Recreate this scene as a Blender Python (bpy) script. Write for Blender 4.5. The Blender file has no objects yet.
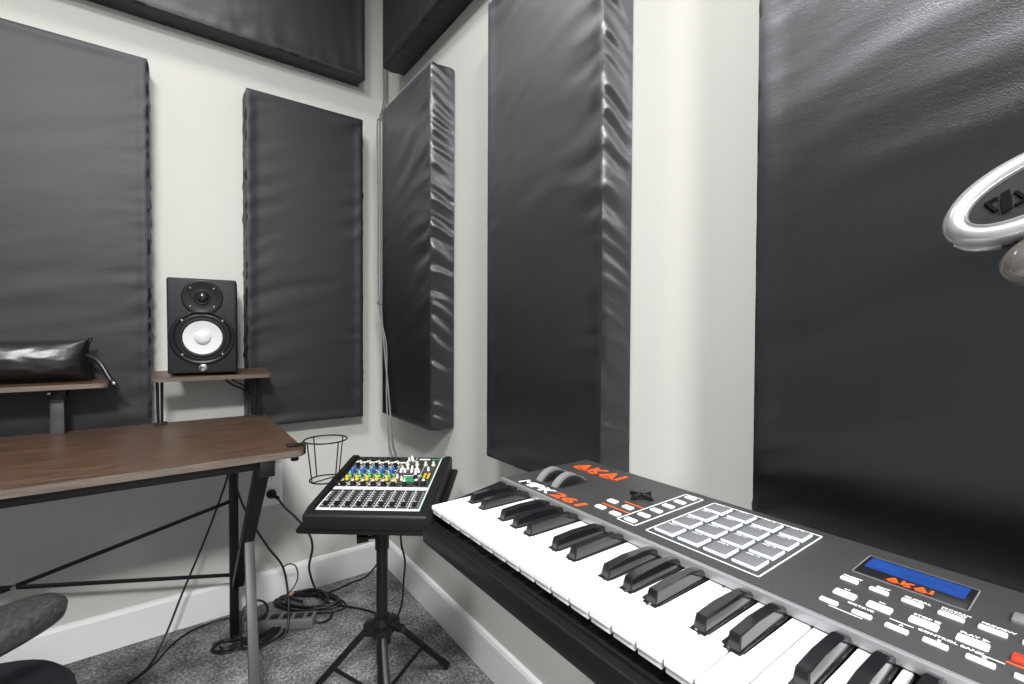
import bpy, bmesh, math, random
from mathutils import Vector, Matrix, noise
random.seed(7)
SC = bpy.context.scene
COL = SC.collection
PI = math.pi

# ---------------------------------------------------------------- materials
def mat(name, color=(.5, .5, .5), rough=.5, metal=0., spec=.5, emit=None, estr=0., coat=0., alpha=None, trans=0.):
    m = bpy.data.materials.new(name); m.use_nodes = True
    b = m.node_tree.nodes['Principled BSDF']
    b.inputs['Base Color'].default_value = (*color, 1)
    b.inputs['Roughness'].default_value = rough
    b.inputs['Metallic'].default_value = metal
    b.inputs['Specular IOR Level'].default_value = spec
    b.inputs['Coat Weight'].default_value = coat
    b.inputs['Transmission Weight'].default_value = trans
    if emit:
        b.inputs['Emission Color'].default_value = (*emit, 1)
        b.inputs['Emission Strength'].default_value = estr
    return m
def nd(m, t, **kw):
    n = m.node_tree.nodes.new(t)
    for k, v in kw.items():
        if k in n.inputs: n.inputs[k].default_value = v
        else: setattr(n, k, v)
    return n
def ln(m, a, ao, b, bi): m.node_tree.links.new(a.outputs[ao], b.inputs[bi])
def bsdf(m): return m.node_tree.nodes['Principled BSDF']
def coords(m, scale=(1, 1, 1), src='Object', rot=(0, 0, 0)):
    tc = nd(m, 'ShaderNodeTexCoord'); mp = nd(m, 'ShaderNodeMapping')
    mp.inputs['Scale'].default_value = scale; mp.inputs['Rotation'].default_value = rot
    ln(m, tc, src, mp, 'Vector'); return mp
def ramp(m, stops):
    r = nd(m, 'ShaderNodeValToRGB'); e = r.color_ramp.elements
    while len(e) < len(stops): e.new(.5)
    for i, (p, c) in enumerate(stops): e[i].position = p; e[i].color = (*c, 1)
    return r
def bump(m, h, hout, strength=.3, dist=.001):
    b = nd(m, 'ShaderNodeBump'); b.inputs['Strength'].default_value = strength; b.inputs['Distance'].default_value = dist
    ln(m, h, hout, b, 'Height'); ln(m, b, 'Normal', bsdf(m), 'Normal'); return b

M = {}
def wall_mat(name, c):
    m = mat(name, c, .62, spec=.35); mp = coords(m)
    n = nd(m, 'ShaderNodeTexNoise', Scale=160., Detail=3.); ln(m, mp, 'Vector', n, 'Vector')
    bump(m, n, 'Fac', .15, .0012); return m
M['wall'] = wall_mat('wall_paint', (.56, .553, .522))
M['wall_dark'] = wall_mat('darkened_unseen_wall', (.16, .16, .165))  # unseen left and front walls, darkened to cut bounce light and reflections
M['ceil'] = wall_mat('ceiling_paint', (.85, .85, .84))
M['base'] = mat('white_trim', (.86, .86, .87), .35)
# carpet
m = M['carpet'] = mat('carpet', (.1, .1, .11), .95, spec=.1); mp = coords(m)
n = nd(m, 'ShaderNodeTexNoise', Scale=110., Detail=6., Roughness=.75); ln(m, mp, 'Vector', n, 'Vector')
n2 = nd(m, 'ShaderNodeTexNoise', Scale=14., Detail=3.); ln(m, mp, 'Vector', n2, 'Vector')
mx = nd(m, 'ShaderNodeMix', data_type='FLOAT'); mx.inputs['Factor'].default_value = .25
ln(m, n, 'Fac', mx, 'A'); ln(m, n2, 'Fac', mx, 'B')
r = ramp(m, [(.36, (.045, .046, .052)), (.5, (.20, .205, .22)), (.64, (.58, .585, .61))]); ln(m, mx, 'Result', r, 'Fac'); ln(m, r, 'Color', bsdf(m), 'Base Color')
v = nd(m, 'ShaderNodeTexNoise', Scale=320., Detail=4.); ln(m, mp, 'Vector', v, 'Vector'); bump(m, v, 'Fac', .9, .006)
# satin fabric
def fabric(name, c, rough, sp=1.):
    m = mat(name, c, rough, spec=sp); b = bsdf(m)
    b.inputs['Sheen Weight'].default_value = .02; b.inputs['Sheen Roughness'].default_value = .35
    b.inputs['Sheen Tint'].default_value = (.75, .76, .85, 1); b.inputs['Specular Tint'].default_value = (.93, .945, 1., 1)
    mp = coords(m); mp2 = coords(m, (1., 1., 5.))
    n = nd(m, 'ShaderNodeTexNoise', Scale=700., Detail=2.); ln(m, mp, 'Vector', n, 'Vector')
    n2 = nd(m, 'ShaderNodeTexNoise', Scale=5., Detail=4., Roughness=.6); ln(m, mp2, 'Vector', n2, 'Vector')
    b1 = nd(m, 'ShaderNodeBump'); b1.inputs['Strength'].default_value = .2; b1.inputs['Distance'].default_value = .003
    ln(m, n2, 'Fac', b1, 'Height')
    b2 = nd(m, 'ShaderNodeBump'); b2.inputs['Strength'].default_value = .35; b2.inputs['Distance'].default_value = .0006
    ln(m, n, 'Fac', b2, 'Height'); ln(m, b1, 'Normal', b2, 'Normal'); ln(m, b2, 'Normal', b, 'Normal')
    r = ramp(m, [(.3, tuple(x * .75 for x in c)), (.7, tuple(x * 1.3 for x in c))]); ln(m, n, 'Fac', r, 'Fac'); ln(m, r, 'Color', b, 'Base Color')
    return m
M['fabric_matte'] = fabric('black_stretch_fabric', (.0085, .0087, .0100), .5, .55)
M['fabric'] = fabric('black_satin_fabric', (.0022, .0022, .0027), .35)
_b = bsdf(M['fabric']); _b.inputs['Anisotropic'].default_value = 0.97; _b.inputs['Anisotropic Rotation'].default_value = 0; _b.inputs['IOR'].default_value = 1.6; _b.inputs['Sheen Weight'].default_value = 0.
_t = nd(M['fabric'], 'ShaderNodeTangent', direction_type='RADIAL', axis='Z'); ln(M['fabric'], _t, 'Tangent', _b, 'Tangent')
# walnut
def wood(name, scale, ro=.36):
    m = mat(name, (.15, .08, .05), ro, spec=.5); mp = coords(m, scale)
    n = nd(m, 'ShaderNodeTexNoise', Scale=6., Detail=8., Roughness=.65, Distortion=.6); ln(m, mp, 'Vector', n, 'Vector')
    r = ramp(m, [(.30, (.022, .013, .008)), (.5, (.072, .041, .024)), (.68, (.150, .092, .058))])
    ln(m, n, 'Fac', r, 'Fac'); ln(m, r, 'Color', bsdf(m), 'Base Color'); bump(m, n, 'Fac', .12, .001); return m
M['wood'] = wood('walnut_laminate', (1.2, 22., 22.))
M['wood_edge'] = wood('walnut_edge', (1.2, 22., 22.), .6)
for e, c in zip([n for n in M['wood_edge'].node_tree.nodes if n.type == 'VALTORGB'][0].color_ramp.elements, ((.075, .056, .044), (.12, .092, .074), (.17, .135, .11))): e.color = (*c, 1)
M['steel'] = mat('black_powder_steel', (.006, .006, .0065), .42, spec=.35)
M['steel_grey'] = mat('grey_steel', (.085, .085, .088), .45, .4)
M['plastic'] = mat('black_plastic', (.006, .006, .0065), .36, spec=.35)
M['plastic_soft'] = mat('soft_black_plastic', (.008, .008, .0085), .5, spec=.35)
M['rubber'] = mat('rubber', (.006, .006, .006), .65)
M['gloss_black'] = mat('gloss_black', (.010, .010, .012), .10, coat=.5)
M['key_white'] = mat('white_key', (.74, .74, .745), .25, spec=.4)
M['key_black'] = mat('black_key', (.009, .009, .011), .12, spec=.7, coat=.3)
m = M['panel_grey'] = mat('keyboard_panel', (.036, .036, .036), .48); mp = coords(m)
n = nd(m, 'ShaderNodeTexNoise', Scale=900., Detail=2.); ln(m, mp, 'Vector', n, 'Vector'); bump(m, n, 'Fac', .25, .0004)
M['strip_grey'] = mat('brushed_strip', (.36, .36, .38), .38, .55)
M['wheel_grey'] = mat('wheel_grey', (.17, .17, .18), .42)
M['pad'] = mat('grey_rubber_pad', (.125, .125, .138), .7)
M['pad_rim'] = mat('pad_rim', (.62, .68, .76), .5, emit=(.62, .72, .85), estr=.12)
M['button'] = mat('button_white', (.74, .78, .82), .4)
M['button_warm'] = mat('button_ivory', (.84, .83, .78), .4)
M['white_print'] = mat('white_print', (.82, .82, .82), .5)
M['orange_print'] = mat('orange_print', (.80, .10, .012), .45)
M['red'] = mat('red_plastic', (.80, .045, .02), .4)
m = M['lcd'] = mat('blue_display', (.005, .01, .03), .15)
mp = coords(m, src='Generated'); g = nd(m, 'ShaderNodeTexNoise', Scale=3.); ln(m, mp, 'Vector', g, 'Vector')
r = ramp(m, [(.2, (.010, .055, .32)), (.8, (.02, .11, .50))]); ln(m, g, 'Fac', r, 'Fac'); ln(m, r, 'Color', bsdf(m), 'Emission Color'); bsdf(m).inputs['Emission Strength'].default_value = .55
M['cone'] = mat('white_cone', (.62, .62, .63), .45)
m = M['vinyl'] = mat('speaker_vinyl', (.013, .014, .015), .55, spec=.35); mp = coords(m)
n = nd(m, 'ShaderNodeTexNoise', Scale=420., Detail=3.); ln(m, mp, 'Vector', n, 'Vector'); bump(m, n, 'Fac', .5, .0008)
M['chrome'] = mat('chrome', (.62, .62, .64), .22, 1.)
m = M['leather'] = mat('black_leather', (.006, .006, .0065), .35, spec=.8); mp = coords(m)
n = nd(m, 'ShaderNodeTexVoronoi', Scale=260.); ln(m, mp, 'Vector', n, 'Vector'); bump(m, n, 'Distance', .18, .0006)
m = M['chair_pad'] = mat('worn_chair_pad', (.035, .037, .040), .33, spec=.7); mp = coords(m)
n = nd(m, 'ShaderNodeTexNoise', Scale=150., Detail=5.); ln(m, mp, 'Vector', n, 'Vector'); bump(m, n, 'Fac', .6, .002)
r = ramp(m, [(.35, (.018, .019, .021)), (.7, (.045, .048, .052))]); ln(m, n, 'Fac', r, 'Fac'); ln(m, r, 'Color', bsdf(m), 'Base Color')
m = M['mesh_fabric'] = mat('chair_mesh', (.010, .011, .020), .6); mp = coords(m)
n = nd(m, 'ShaderNodeTexChecker', Scale=420.); ln(m, mp, 'Vector', n, 'Vector'); bump(m, n, 'Fac', .5, .0006)
M['outlet'] = mat('outlet_white', (.93, .93, .93), .3)
M['dark_slot'] = mat('dark_slot', (.02, .02, .02), .6)
M['cable'] = mat('black_cable', (.008, .008, .0085), .4)
M['cable_grey'] = mat('grey_cable', (.13, .13, .135), .4)
M['strip_box'] = mat('grey_power_strip', (.15, .15, .152), .5)
M['k_blue'] = mat('blue_knob', (.01, .15, .48), .35)
M['k_green'] = mat('green_knob', (.14, .58, .06), .4)
M['k_yellow'] = mat('yellow_knob', (.85, .55, .01), .4)
M['k_cream'] = mat('cream_knob', (.72, .68, .55), .4)
M['k_white'] = mat('white_knob', (.80, .80, .80), .4)
M['green_print'] = mat('green_print', (.02, .26, .13), .5)
M['ear_plate'] = mat('matte_black_plate', (.012, .012, .013), .6, spec=.12)
M['silver'] = mat('silver_shell', (.40, .41, .42), .30, .55, coat=.2)
M['grey_shell'] = mat('grey_shell', (.20, .20, .21), .3, .3)
M['brass'] = mat('brass', (.62, .47, .28), .25, 1.)
M['clear'] = mat('smoky_plastic', (.20, .185, .17), .15, trans=.6)
M['lamp_glow'] = mat('lamp_diffuser', (.9, .9, .9), .5, emit=(1, .98, .95), estr=4.)

# ---------------------------------------------------------------- helpers
def finish(bm, smooth=40.):
    bmesh.ops.recalc_face_normals(bm, faces=bm.faces)
    for f in bm.faces: f.smooth = True
    lim = math.radians(smooth)
    for e in bm.edges:
        e.smooth = not (len(e.link_faces) == 2 and e.calc_face_angle(0) > lim)
def obj(name, bm, m, parent=None, loc=None, rot=None, smooth=40., mats=None):
    finish(bm, smooth)
    me = bpy.data.meshes.new(name); bm.to_mesh(me); bm.free()
    for x in (mats or [m]): me.materials.append(M[x] if isinstance(x, str) else x)
    o = bpy.data.objects.new(name, me); COL.objects.link(o)
    if parent: o.parent = parent
    if loc is not None: o.location = loc
    if rot is not None: o.rotation_euler = rot
    return o
def tag(o, label, cat, group=None):
    o['label'] = label; o['category'] = cat
    if group: o['group'] = group
    return o
def thing(name, label, cat, loc=(0, 0, 0), rot=(0, 0, 0), group=None, mtx=None):
    o = bpy.data.objects.new(name, None); COL.objects.link(o); o.empty_display_size = .05
    o.location = loc; o.rotation_euler = rot
    if mtx is not None: o.matrix_world = mtx
    return tag(o, label, cat, group)
def struct(name, bm, m, parent=None, **k):
    o = obj(name, bm, m, parent, **k)
    if parent is None: o['kind'] = 'structure'
    return o
def T(x=0, y=0, z=0): return Matrix.Translation((x, y, z))
def box(bm, c, s, bev=0., seg=2, mtx=None, mi=0):
    r = bmesh.ops.create_cube(bm, size=1.)
    vs = r['verts']
    bmesh.ops.scale(bm, vec=s, verts=vs); bmesh.ops.translate(bm, vec=c, verts=vs)
    fs = set(f for v in vs for f in v.link_faces)
    if bev > 0:
        es = list({e for f in fs for e in f.edges})
        rr = bmesh.ops.bevel(bm, geom=es, offset=bev, segments=seg, affect='EDGES', profile=.5)
        vs = list({v for f in rr['faces'] for v in f.verts} | {v for v in vs if v.is_valid})
        fs = set(f for v in vs for f in v.link_faces)
    if mtx is not None: bmesh.ops.transform(bm, matrix=mtx, verts=vs)
    for f in fs: f.material_index = mi
    return vs
def lathe(bm, prof, n=32, mtx=None, mi=0):
    """prof: (r, z) list revolved about Z"""
    rings = []; vs = []
    for r, z in prof:
        if r < 1e-6: ring = [bm.verts.new((0, 0, z))]
        else: ring = [bm.verts.new((r * math.cos(2 * PI * i / n), r * math.sin(2 * PI * i / n), z)) for i in range(n)]
        rings.append(ring); vs += ring
    for a, b in zip(rings, rings[1:]):
        for i in range(n):
            j = (i + 1) % n
            if len(a) == 1 and len(b) == 1: continue
            if len(a) == 1: f = bm.faces.new((a[0], b[i], b[j]))
            elif len(b) == 1: f = bm.faces.new((a[i], a[j], b[0]))
            else: f = bm.faces.new((a[i], a[j], b[j], b[i]))
            f.material_index = mi
    if mtx is not None: bmesh.ops.transform(bm, matrix=mtx, verts=vs)
    return vs
def cyl(bm, a, b, r, n=16, r2=None, mi=0):
    a = Vector(a); b = Vector(b); d = b - a; L = d.length
    q = d.to_track_quat('Z', 'Y').to_matrix().to_4x4(); r2 = r if r2 is None else r2
    return lathe(bm, [(0, 0), (r, 0), (r2, L), (0, L)], n, Matrix.Translation(a) @ q, mi)
def bar(bm, a, b, w, h, up=(0, 0, 1), bev=.0015):
    """rectangular tube from a to b, w across, h along up"""
    a = Vector(a); b = Vector(b); d = (b - a); L = d.length; x = d.normalized()
    y = Vector(up).cross(x).normalized(); z = x.cross(y)
    R = Matrix((x, y, z)).transposed().to_4x4()
    return box(bm, (L / 2, 0, 0), (L, w, h), bev, 2, Matrix.Translation(a) @ R)
def smooth_path(pts, sub=8, closed=False):
    P = [Vector(p) for p in pts]; out = []; n = len(P)
    rng = range(n) if closed else range(n - 1)
    for i in rng:
        if closed: p0, p1, p2, p3 = P[(i - 1) % n], P[i], P[(i + 1) % n], P[(i + 2) % n]
        else: p0, p1, p2, p3 = P[max(i - 1, 0)], P[i], P[i + 1], P[min(i + 2, n - 1)]
        for k in range(sub):
            t = k / sub
            out.append(.5 * ((2 * p1) + (-p0 + p2) * t + (2 * p0 - 5 * p1 + 4 * p2 - p3) * t * t + (-p0 + 3 * p1 - 3 * p2 + p3) * t ** 3))
    if not closed: out.append(P[-1])
    return out
def tube(bm, pts, r, n=8, sub=8, closed=False, sm=True, mi=0):
    P = smooth_path(pts, sub, closed) if sm else [Vector(p) for p in pts]
    N = len(P); rings = []; nrm = None
    for i, p in enumerate(P):
        if closed: t = (P[(i + 1) % N] - P[i - 1]).normalized()
        else: t = (P[min(i + 1, N - 1)] - P[max(i - 1, 0)]).normalized()
        if nrm is None:
            nrm = t.orthogonal().normalized()
        nrm = (nrm - t * nrm.dot(t)).normalized(); bn = t.cross(nrm)
        rings.append([bm.verts.new(p + r * (math.cos(2 * PI * k / n) * nrm + math.sin(2 * PI * k / n) * bn)) for k in range(n)])
    pairs = list(zip(rings, rings[1:]))
    if closed:
        a, b = rings[-1], rings[0]
        k0 = min(range(n), key=lambda k: (a[0].co - b[k].co).length)
        pairs.append((a, b[k0:] + b[:k0]))
    for a, b in pairs:
        for k in range(n):
            f = bm.faces.new((a[k], a[(k + 1) % n], b[(k + 1) % n], b[k])); f.material_index = mi
    if not closed:
        bm.faces.new(rings[0][::-1]).material_index = mi; bm.faces.new(rings[-1]).material_index = mi
def cable(name, pts, r, m, label=None, cat='cable', group=None, parent=None, closed=False):
    bm = bmesh.new(); tube(bm, pts, r, 8, 8, closed); o = obj(name, bm, m, parent, smooth=80)
    if label: tag(o, label, cat, group)
    return o
def prism(bm, pts, z0, z1, mi=0, mtx=None):
    a = [bm.verts.new((x, y, z0)) for x, y in pts]; b = [bm.verts.new((x, y, z1)) for x, y in pts]; n = len(pts)
    fs = [bm.faces.new(a[::-1]), bm.faces.new(b)] + [bm.faces.new((a[i], a[(i + 1) % n], b[(i + 1) % n], b[i])) for i in range(n)]
    for f in fs: f.material_index = mi
    if mtx is not None: bmesh.ops.transform(bm, matrix=mtx, verts=a + b)
    return a + b
def rrect(w, h, r, n=5, cx=0, cy=0):
    out = []
    for sx, sy, a0 in ((1, 1, 0), (-1, 1, 90), (-1, -1, 180), (1, -1, 270)):
        for k in range(n + 1):
            a = math.radians(a0 + 90 * k / n)
            out.append((cx + sx * (w / 2 - r) + r * math.cos(a), cy + sy * (h / 2 - r) + r * math.sin(a)))
    return out
def add_text(bm, s, size, mtx, depth=.0003, sx=1., shear=0., mi=0, bold=0.):
    cu = bpy.data.curves.new('text', 'FONT'); cu.body = s; cu.size = size; cu.extrude = depth; cu.shear = shear; cu.offset = bold
    cu.resolution_u = 3
    o = bpy.data.objects.new('text', cu); COL.objects.link(o)
    dg = bpy.context.evaluated_depsgraph_get(); dg.update()
    me = bpy.data.meshes.new_from_object(o.evaluated_get(dg))
    n0 = len(bm.verts); bm.from_mesh(me); bm.verts.ensure_lookup_table(); vs = bm.verts[n0:]
    bmesh.ops.transform(bm, matrix=mtx @ Matrix.Diagonal((sx, 1, 1, 1)), verts=vs)
    for f in {f for v in vs for f in v.link_faces}: f.material_index = mi
    w = max((v.co.x for v in me.vertices), default=0)
    bpy.data.objects.remove(o); bpy.data.curves.remove(cu); bpy.data.meshes.remove(me)
    return vs
def fit_text(s, x, y, width, height, z, dz=.0003, shear=0., bold=.0, name='caption', m='white_print', parent=None, frame=None):
    bm = bmesh.new(); vs = add_text(bm, s, 1., Matrix.Identity(4), .0, 1., shear, bold=bold)
    a = [min(v.co[i] for v in vs) for i in (0, 1)]; b = [max(v.co[i] for v in vs) for i in (0, 1)]
    ret = bmesh.ops.extrude_face_region(bm, geom=list(bm.faces)); bmesh.ops.translate(bm, vec=(0, 0, 1), verts=[v for v in ret['geom'] if isinstance(v, bmesh.types.BMVert)])
    bmesh.ops.transform(bm, matrix=frame(x, y, z) @ Matrix.Diagonal((width / (b[0] - a[0]), height / (b[1] - a[1]), dz, 1)) @ T(-a[0], -a[1], 0), verts=bm.verts)
    return obj(name, bm, m, parent)
def dup(root, loc=None, label=None, rot=None):
    r = root.copy(); COL.objects.link(r)
    if loc is not None: r.location = loc
    if rot is not None: r.rotation_euler = rot
    if label: r['label'] = label
    for ch in list(root.children):
        c = ch.copy(); COL.objects.link(c); c.parent = r
        for g in ch.children:
            d = g.copy(); COL.objects.link(d); d.parent = c
    return r
def part_copy(o, parent, loc=None, rot=None):
    c = o.copy(); COL.objects.link(c); c.parent = parent
    if loc is not None: c.location = loc
    if rot is not None: c.rotation_euler = rot
    for g in o.children:
        d = g.copy(); COL.objects.link(d); d.parent = c
    return c

# ---------------------------------------------------------------- room shell
X0, Y0, ZC = -2.75, -4.9, 2.74
WT = .1
bm = bmesh.new(); box(bm, ((X0) / 2, Y0 / 2, -.05), (-X0 + .2, -Y0 + .2, .1)); struct('floor', bm, 'carpet')
bm = bmesh.new(); box(bm, (X0 / 2, Y0 / 2, ZC + .05), (-X0 + .2, -Y0 + .2, .1)); struct('ceiling', bm, 'ceil')
bm = bmesh.new(); box(bm, (X0 / 2, WT / 2, ZC / 2), (-X0 + .2, WT, ZC)); struct('wall_back', bm, 'wall')
bm = bmesh.new(); box(bm, (WT / 2, Y0 / 2, ZC / 2), (WT, -Y0, ZC)); struct('wall_right', bm, 'wall')
bm = bmesh.new(); box(bm, (X0 - WT / 2, Y0 / 2, ZC / 2), (WT, -Y0, ZC)); struct('wall_left', bm, 'wall_dark')
bm = bmesh.new(); box(bm, (X0 / 2, Y0 - WT / 2, ZC / 2), (-X0 + .2, WT, ZC)); struct('wall_front', bm, 'wall_dark')
def baseboard(name, a, b, inward):
    bm = bmesh.new(); L = (Vector(b) - Vector(a)).length
    pts = [(0, 0), (.014, 0), (.014, .108), (.010, .118), (.004, .121), (0, .121)]
    x = (Vector(b) - Vector(a)).normalized(); n = Vector(inward)
    R = Matrix((n, Vector((0, 0, 1)), x)).transposed().to_4x4()
    prism(bm, pts, 0, L, 0, Matrix.Translation(a) @ R); return struct(name, bm, 'base', smooth=20)
baseboard('baseboard_back', (X0, 0, 0), (0, 0, 0), (0, -1, 0))
baseboard('baseboard_right', (0, Y0, 0), (0, 0, 0), (-1, 0, 0))
baseboard('baseboard_left', (X0, Y0, 0), (X0, 0, 0), (1, 0, 0))
baseboard('baseboard_front', (X0, Y0, 0), (0, Y0, 0), (0, 1, 0))

# ---------------------------------------------------------------- acoustic panels
PT = .088
def make_panel(W, H, seed, side='v', amp=1.):
    """fabric wrapped panel, W x H, front towards -Y, back at y=0, origin at back centre."""
    bm = bmesh.new(); c = .0075
    nx, nz, ny = int(W / c), int(H / c), 10
    cache = {}
    def vert(i, j, k):
        key = (i, j, k)
        if key in cache: return cache[key]
        x = -W / 2 + W * i / nx; z = -H / 2 + H * k / nz; y = -PT * j / ny
        # rounded front edges
        R = .0045
        cx = min(max(x, -W / 2 + R), W / 2 - R); cz = min(max(z, -H / 2 + R), H / 2 - R); cy = max(y, -PT + R)
        d = Vector((x - cx, y - cy, z - cz))
        p = Vector((x, y, z)); nrm = Vector((0, 0, 0))
        if d.length > 1e-9:
            if d.length > R: p = Vector((cx, cy, cz)) + d.normalized() * R
            nrm = d.normalized()
        if abs(x) > W / 2 - 1e-6 and nrm.x == 0: nrm.x = math.copysign(1, x)
        if abs(z) > H / 2 - 1e-6 and nrm.z == 0: nrm.z = math.copysign(1, z)
        if y < -PT + 1e-6 and nrm.y == 0: nrm.y = -1
        if nrm.length: nrm.normalize()
        def rn(a, b, s): return noise.noise(Vector((a, b, s)))
        ax, az = abs(x), abs(z)
        h = 0.
        if y > -PT + .004 and 0 < j:                                     # the pulled sides
            if ax > W / 2 - .004:
                u = z + .45 * (y + PT) + .02 * rn(z * 5, y * 8, seed)
                h = .0075 * rn(u * 34, y * 5, seed + 3) + .0030 * (abs(rn(u * 80, y * 10, seed + 9)))
                h *= min(1., (y + PT) / .02 + .3)
            elif az > H / 2 - .004:
                u = x + .10 * rn(x * 9, y * 8, seed)
                h = .003 * rn(u * 45, y * 5, seed + 5)
        elif j == ny:
            if side == 'v': dx = W / 2 - ax; g = z - .45 * dx * (1 if x < 0 else -.3)
            else: dx = H / 2 - az; g = x
            w1 = math.exp(-dx / .07)
            h = w1 * .0034 * rn(g * 26 + .6 * rn(x * 6, z * 6, seed), dx * 8, seed + 11)
            # broad horizontal drag wrinkles in patches
            patch = max(0., rn(x * 2.6, z * 1.7, seed + 21) + .18)
            uu = z - .28 * x + .035 * rn(x * 5, z * 4, seed + 2)
            h += amp * patch * .0075 * rn(x * 3.0, uu * 17, seed + 31)
            h += amp * .0018 * rn(x * 2.5, z * 3.3, seed + 41)
            de = min(W / 2 - ax, H / 2 - az)
            h *= min(1., de / .022 + .1)
            h -= .0030 * min(1., max(0., (de - .016) / .022)) ** .8
        p = p + nrm * h
        v = cache[key] = bm.verts.new(p); return v
    def quad(*k): bm.faces.new([vert(*q) for q in k])
    for i in range(nx):
        for k in range(nz): quad((i, ny, k), (i + 1, ny, k), (i + 1, ny, k + 1), (i, ny, k + 1))
    for j in range(ny):
        for k in range(nz):
            quad((0, j, k), (0, j + 1, k), (0, j + 1, k + 1), (0, j, k + 1)); quad((nx, j, k), (nx, j, k + 1), (nx, j + 1, k + 1), (nx, j + 1, k))
        for i in range(nx):
            quad((i, j, 0), (i + 1, j, 0), (i + 1, j + 1, 0), (i, j + 1, 0)); quad((i, j, nz), (i, j + 1, nz), (i + 1, j + 1, nz), (i + 1, j, nz))
    bm.faces.new([vert(0, 0, 0), vert(0, 0, nz), vert(nx, 0, nz), vert(nx, 0, 0)]) if False else None
    return bm
GP = 'black fabric acoustic panels on the walls'
def panel(label, wall, a, b, z0, z1, seed, side='v', amp=1.):
    bm = make_panel(b - a, z1 - z0, seed, side, amp)
    o = obj('acoustic_panel', bm, 'fabric_matte' if wall == 'back' or side == 'h' else 'fabric', smooth=60)
    if wall == 'back': o.location = ((a + b) / 2, -.0035, (z0 + z1) / 2)
    else: o.location = (-.0035, (a + b) / 2, (z0 + z1) / 2); o.rotation_euler = (0, 0, -PI / 2)
    return tag(o, label, 'acoustic panel', GP)
panel('black acoustic panel on the left wall behind the black leather pillow', 'back', -1.30, -.833, .70, 1.917, 3, amp=.7)
panel('black fabric acoustic panel on the left wall between the studio speaker and the room corner', 'back', -.560, -.140, .696, 1.914, 17, amp=.9)
panel('dark horizontal acoustic panel high on the left wall, above the studio speaker', 'back', -1.36, -.131, 2.085, 2.60, 29, 'h', .6)
panel('dark horizontal acoustic panel high on the right wall, right beside the room corner', 'right', -1.40, -.180, 2.095, 2.60, 41, 'h', .6)
panel('narrow-looking black acoustic panel on the right wall beside the corner, above the mixer', 'right', -.603, -.170, .716, 1.932, 53, amp=1.)
panel('tall wrinkled black satin acoustic panel behind the orange logo end of the keyboard', 'right', -1.356, -.940, .706, 1.932, 67, amp=1.25)
panel('largest black acoustic panel, filling the right side of the photo behind the keyboard display', 'right', -2.30, -1.655, .690, 1.932, 79, amp=.75)

def band_(bm, P, o_):
    n = len(P); z0, z1 = o_[0].co.z, o_[n].co.z
    inn = [bm.verts.new((x * (1 - .0012 / abs(P[0][0])), y * (1 - .0012 / abs(max(p[1] for p in P))), z)) for z in (z0, z1) for x, y in P]
    for i in range(n):
        j = (i + 1) % n
        bm.faces.new((o_[i], o_[j], o_[n + j], o_[n + i])); bm.faces.new((inn[i], inn[n + i], inn[n + j], inn[j]))
        bm.faces.new((o_[i], inn[i], inn[j], o_[j])); bm.faces.new((o_[n + i], o_[n + j], inn[n + j], inn[n + i]))
# ---------------------------------------------------------------- desk
DX1, DX0, DYF, DYB, DZ = -.512, -1.752, -.757, -.137, .750
desk = thing('desk', 'walnut-topped desk with black steel frame against the left wall', 'desk', ((DX0 + DX1) / 2, (DYF + DYB) / 2, 0))
dO = Vector(desk.location)
def dl(x, y, z): return (x - dO.x, y - dO.y, z)
bm = bmesh.new(); prism(bm, rrect(DX1 - DX0, DYB - DYF, .022, 5), DZ - .018, DZ)
top = obj('desk_top', bm, 'wood', desk, smooth=25)
bm = bmesh.new()
P = rrect(DX1 - DX0 + .0016, DYB - DYF + .0016, .0228, 6); n = len(P)
o_ = [bm.verts.new((x, y, z)) for z in (DZ - .0175, DZ - .001) for x, y in P]
band_(bm, P, o_)
sol = obj('edge_band', bm, 'wood_edge', top, smooth=40)
bm = bmesh.new(); box(bm, dl((DX0 + DX1) / 2 - .01, DYF + .030, DZ - .018 - .011), (1.10, .025, .022), .002); obj('front_rail', bm, 'steel', desk)
bm = bmesh.new(); box(bm, dl((DX0 + DX1) / 2 - .03, DYB - .035, DZ - .018 - .0125), (1.06, .025, .025), .002); obj('rear_rail', bm, 'steel', desk)
def side_frame(x):
    bm = bmesh.new(); bar(bm, dl(x, -.170, 0.012), dl(x, -.170, DZ - .019), .026, .026, (0, 1, 0)); l = obj('rear_leg', bm, 'steel', desk)
    bm = bmesh.new(); lathe(bm, [(0, 0), (.014, 0), (.014, .01), (.009, .012), (0, .012)], 14, T(*dl(x, -.170, 0))); obj('foot_cap', bm, 'rubber', l)
    bm = bmesh.new(); bar(bm, dl(x + .012, -.725, DZ - .022), dl(x + .010, -.185, .185), .024, .034, (1, 0, 0)); obj('diagonal_brace', bm, 'steel', desk)
    bm = bmesh.new(); bar(bm, dl(x + .016, -.410, .445), dl(x + .006, -.612, .014), .024, .026, (1, 0, 0)); l = obj('front_leg', bm, 'steel_grey', desk); l['label'] = 'lighter grey lower front leg'
    bm = bmesh.new(); lathe(bm, [(0, 0), (.016, 0), (.016, .012), (.009, .016), (0, .016)], 14, T(*dl(x + .006, -.616, 0))); obj('foot_cap', bm, 'rubber', l)
    bm = bmesh.new(); box(bm, dl(x + .016, -.738, DZ - .038), (.034, .03, .040), .003); obj('corner_bracket', bm, 'steel', desk)
side_frame(-.612); side_frame(-1.652)
for a, b in (((-.618, -.150, .462), (-1.648, -.150, .205)), ((-.618, -.158, .210), (-1.648, -.158, .458))):
    bm = bmesh.new(); bar(bm, dl(*a), dl(*b), .005, .012); obj('cross_brace', bm, 'steel', desk)
bm = bmesh.new(); cyl(bm, dl(-1.133, -.142, .334), dl(-1.133, -.168, .334), .006, 12); obj('bolt', bm, 'chrome', desk)

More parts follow.
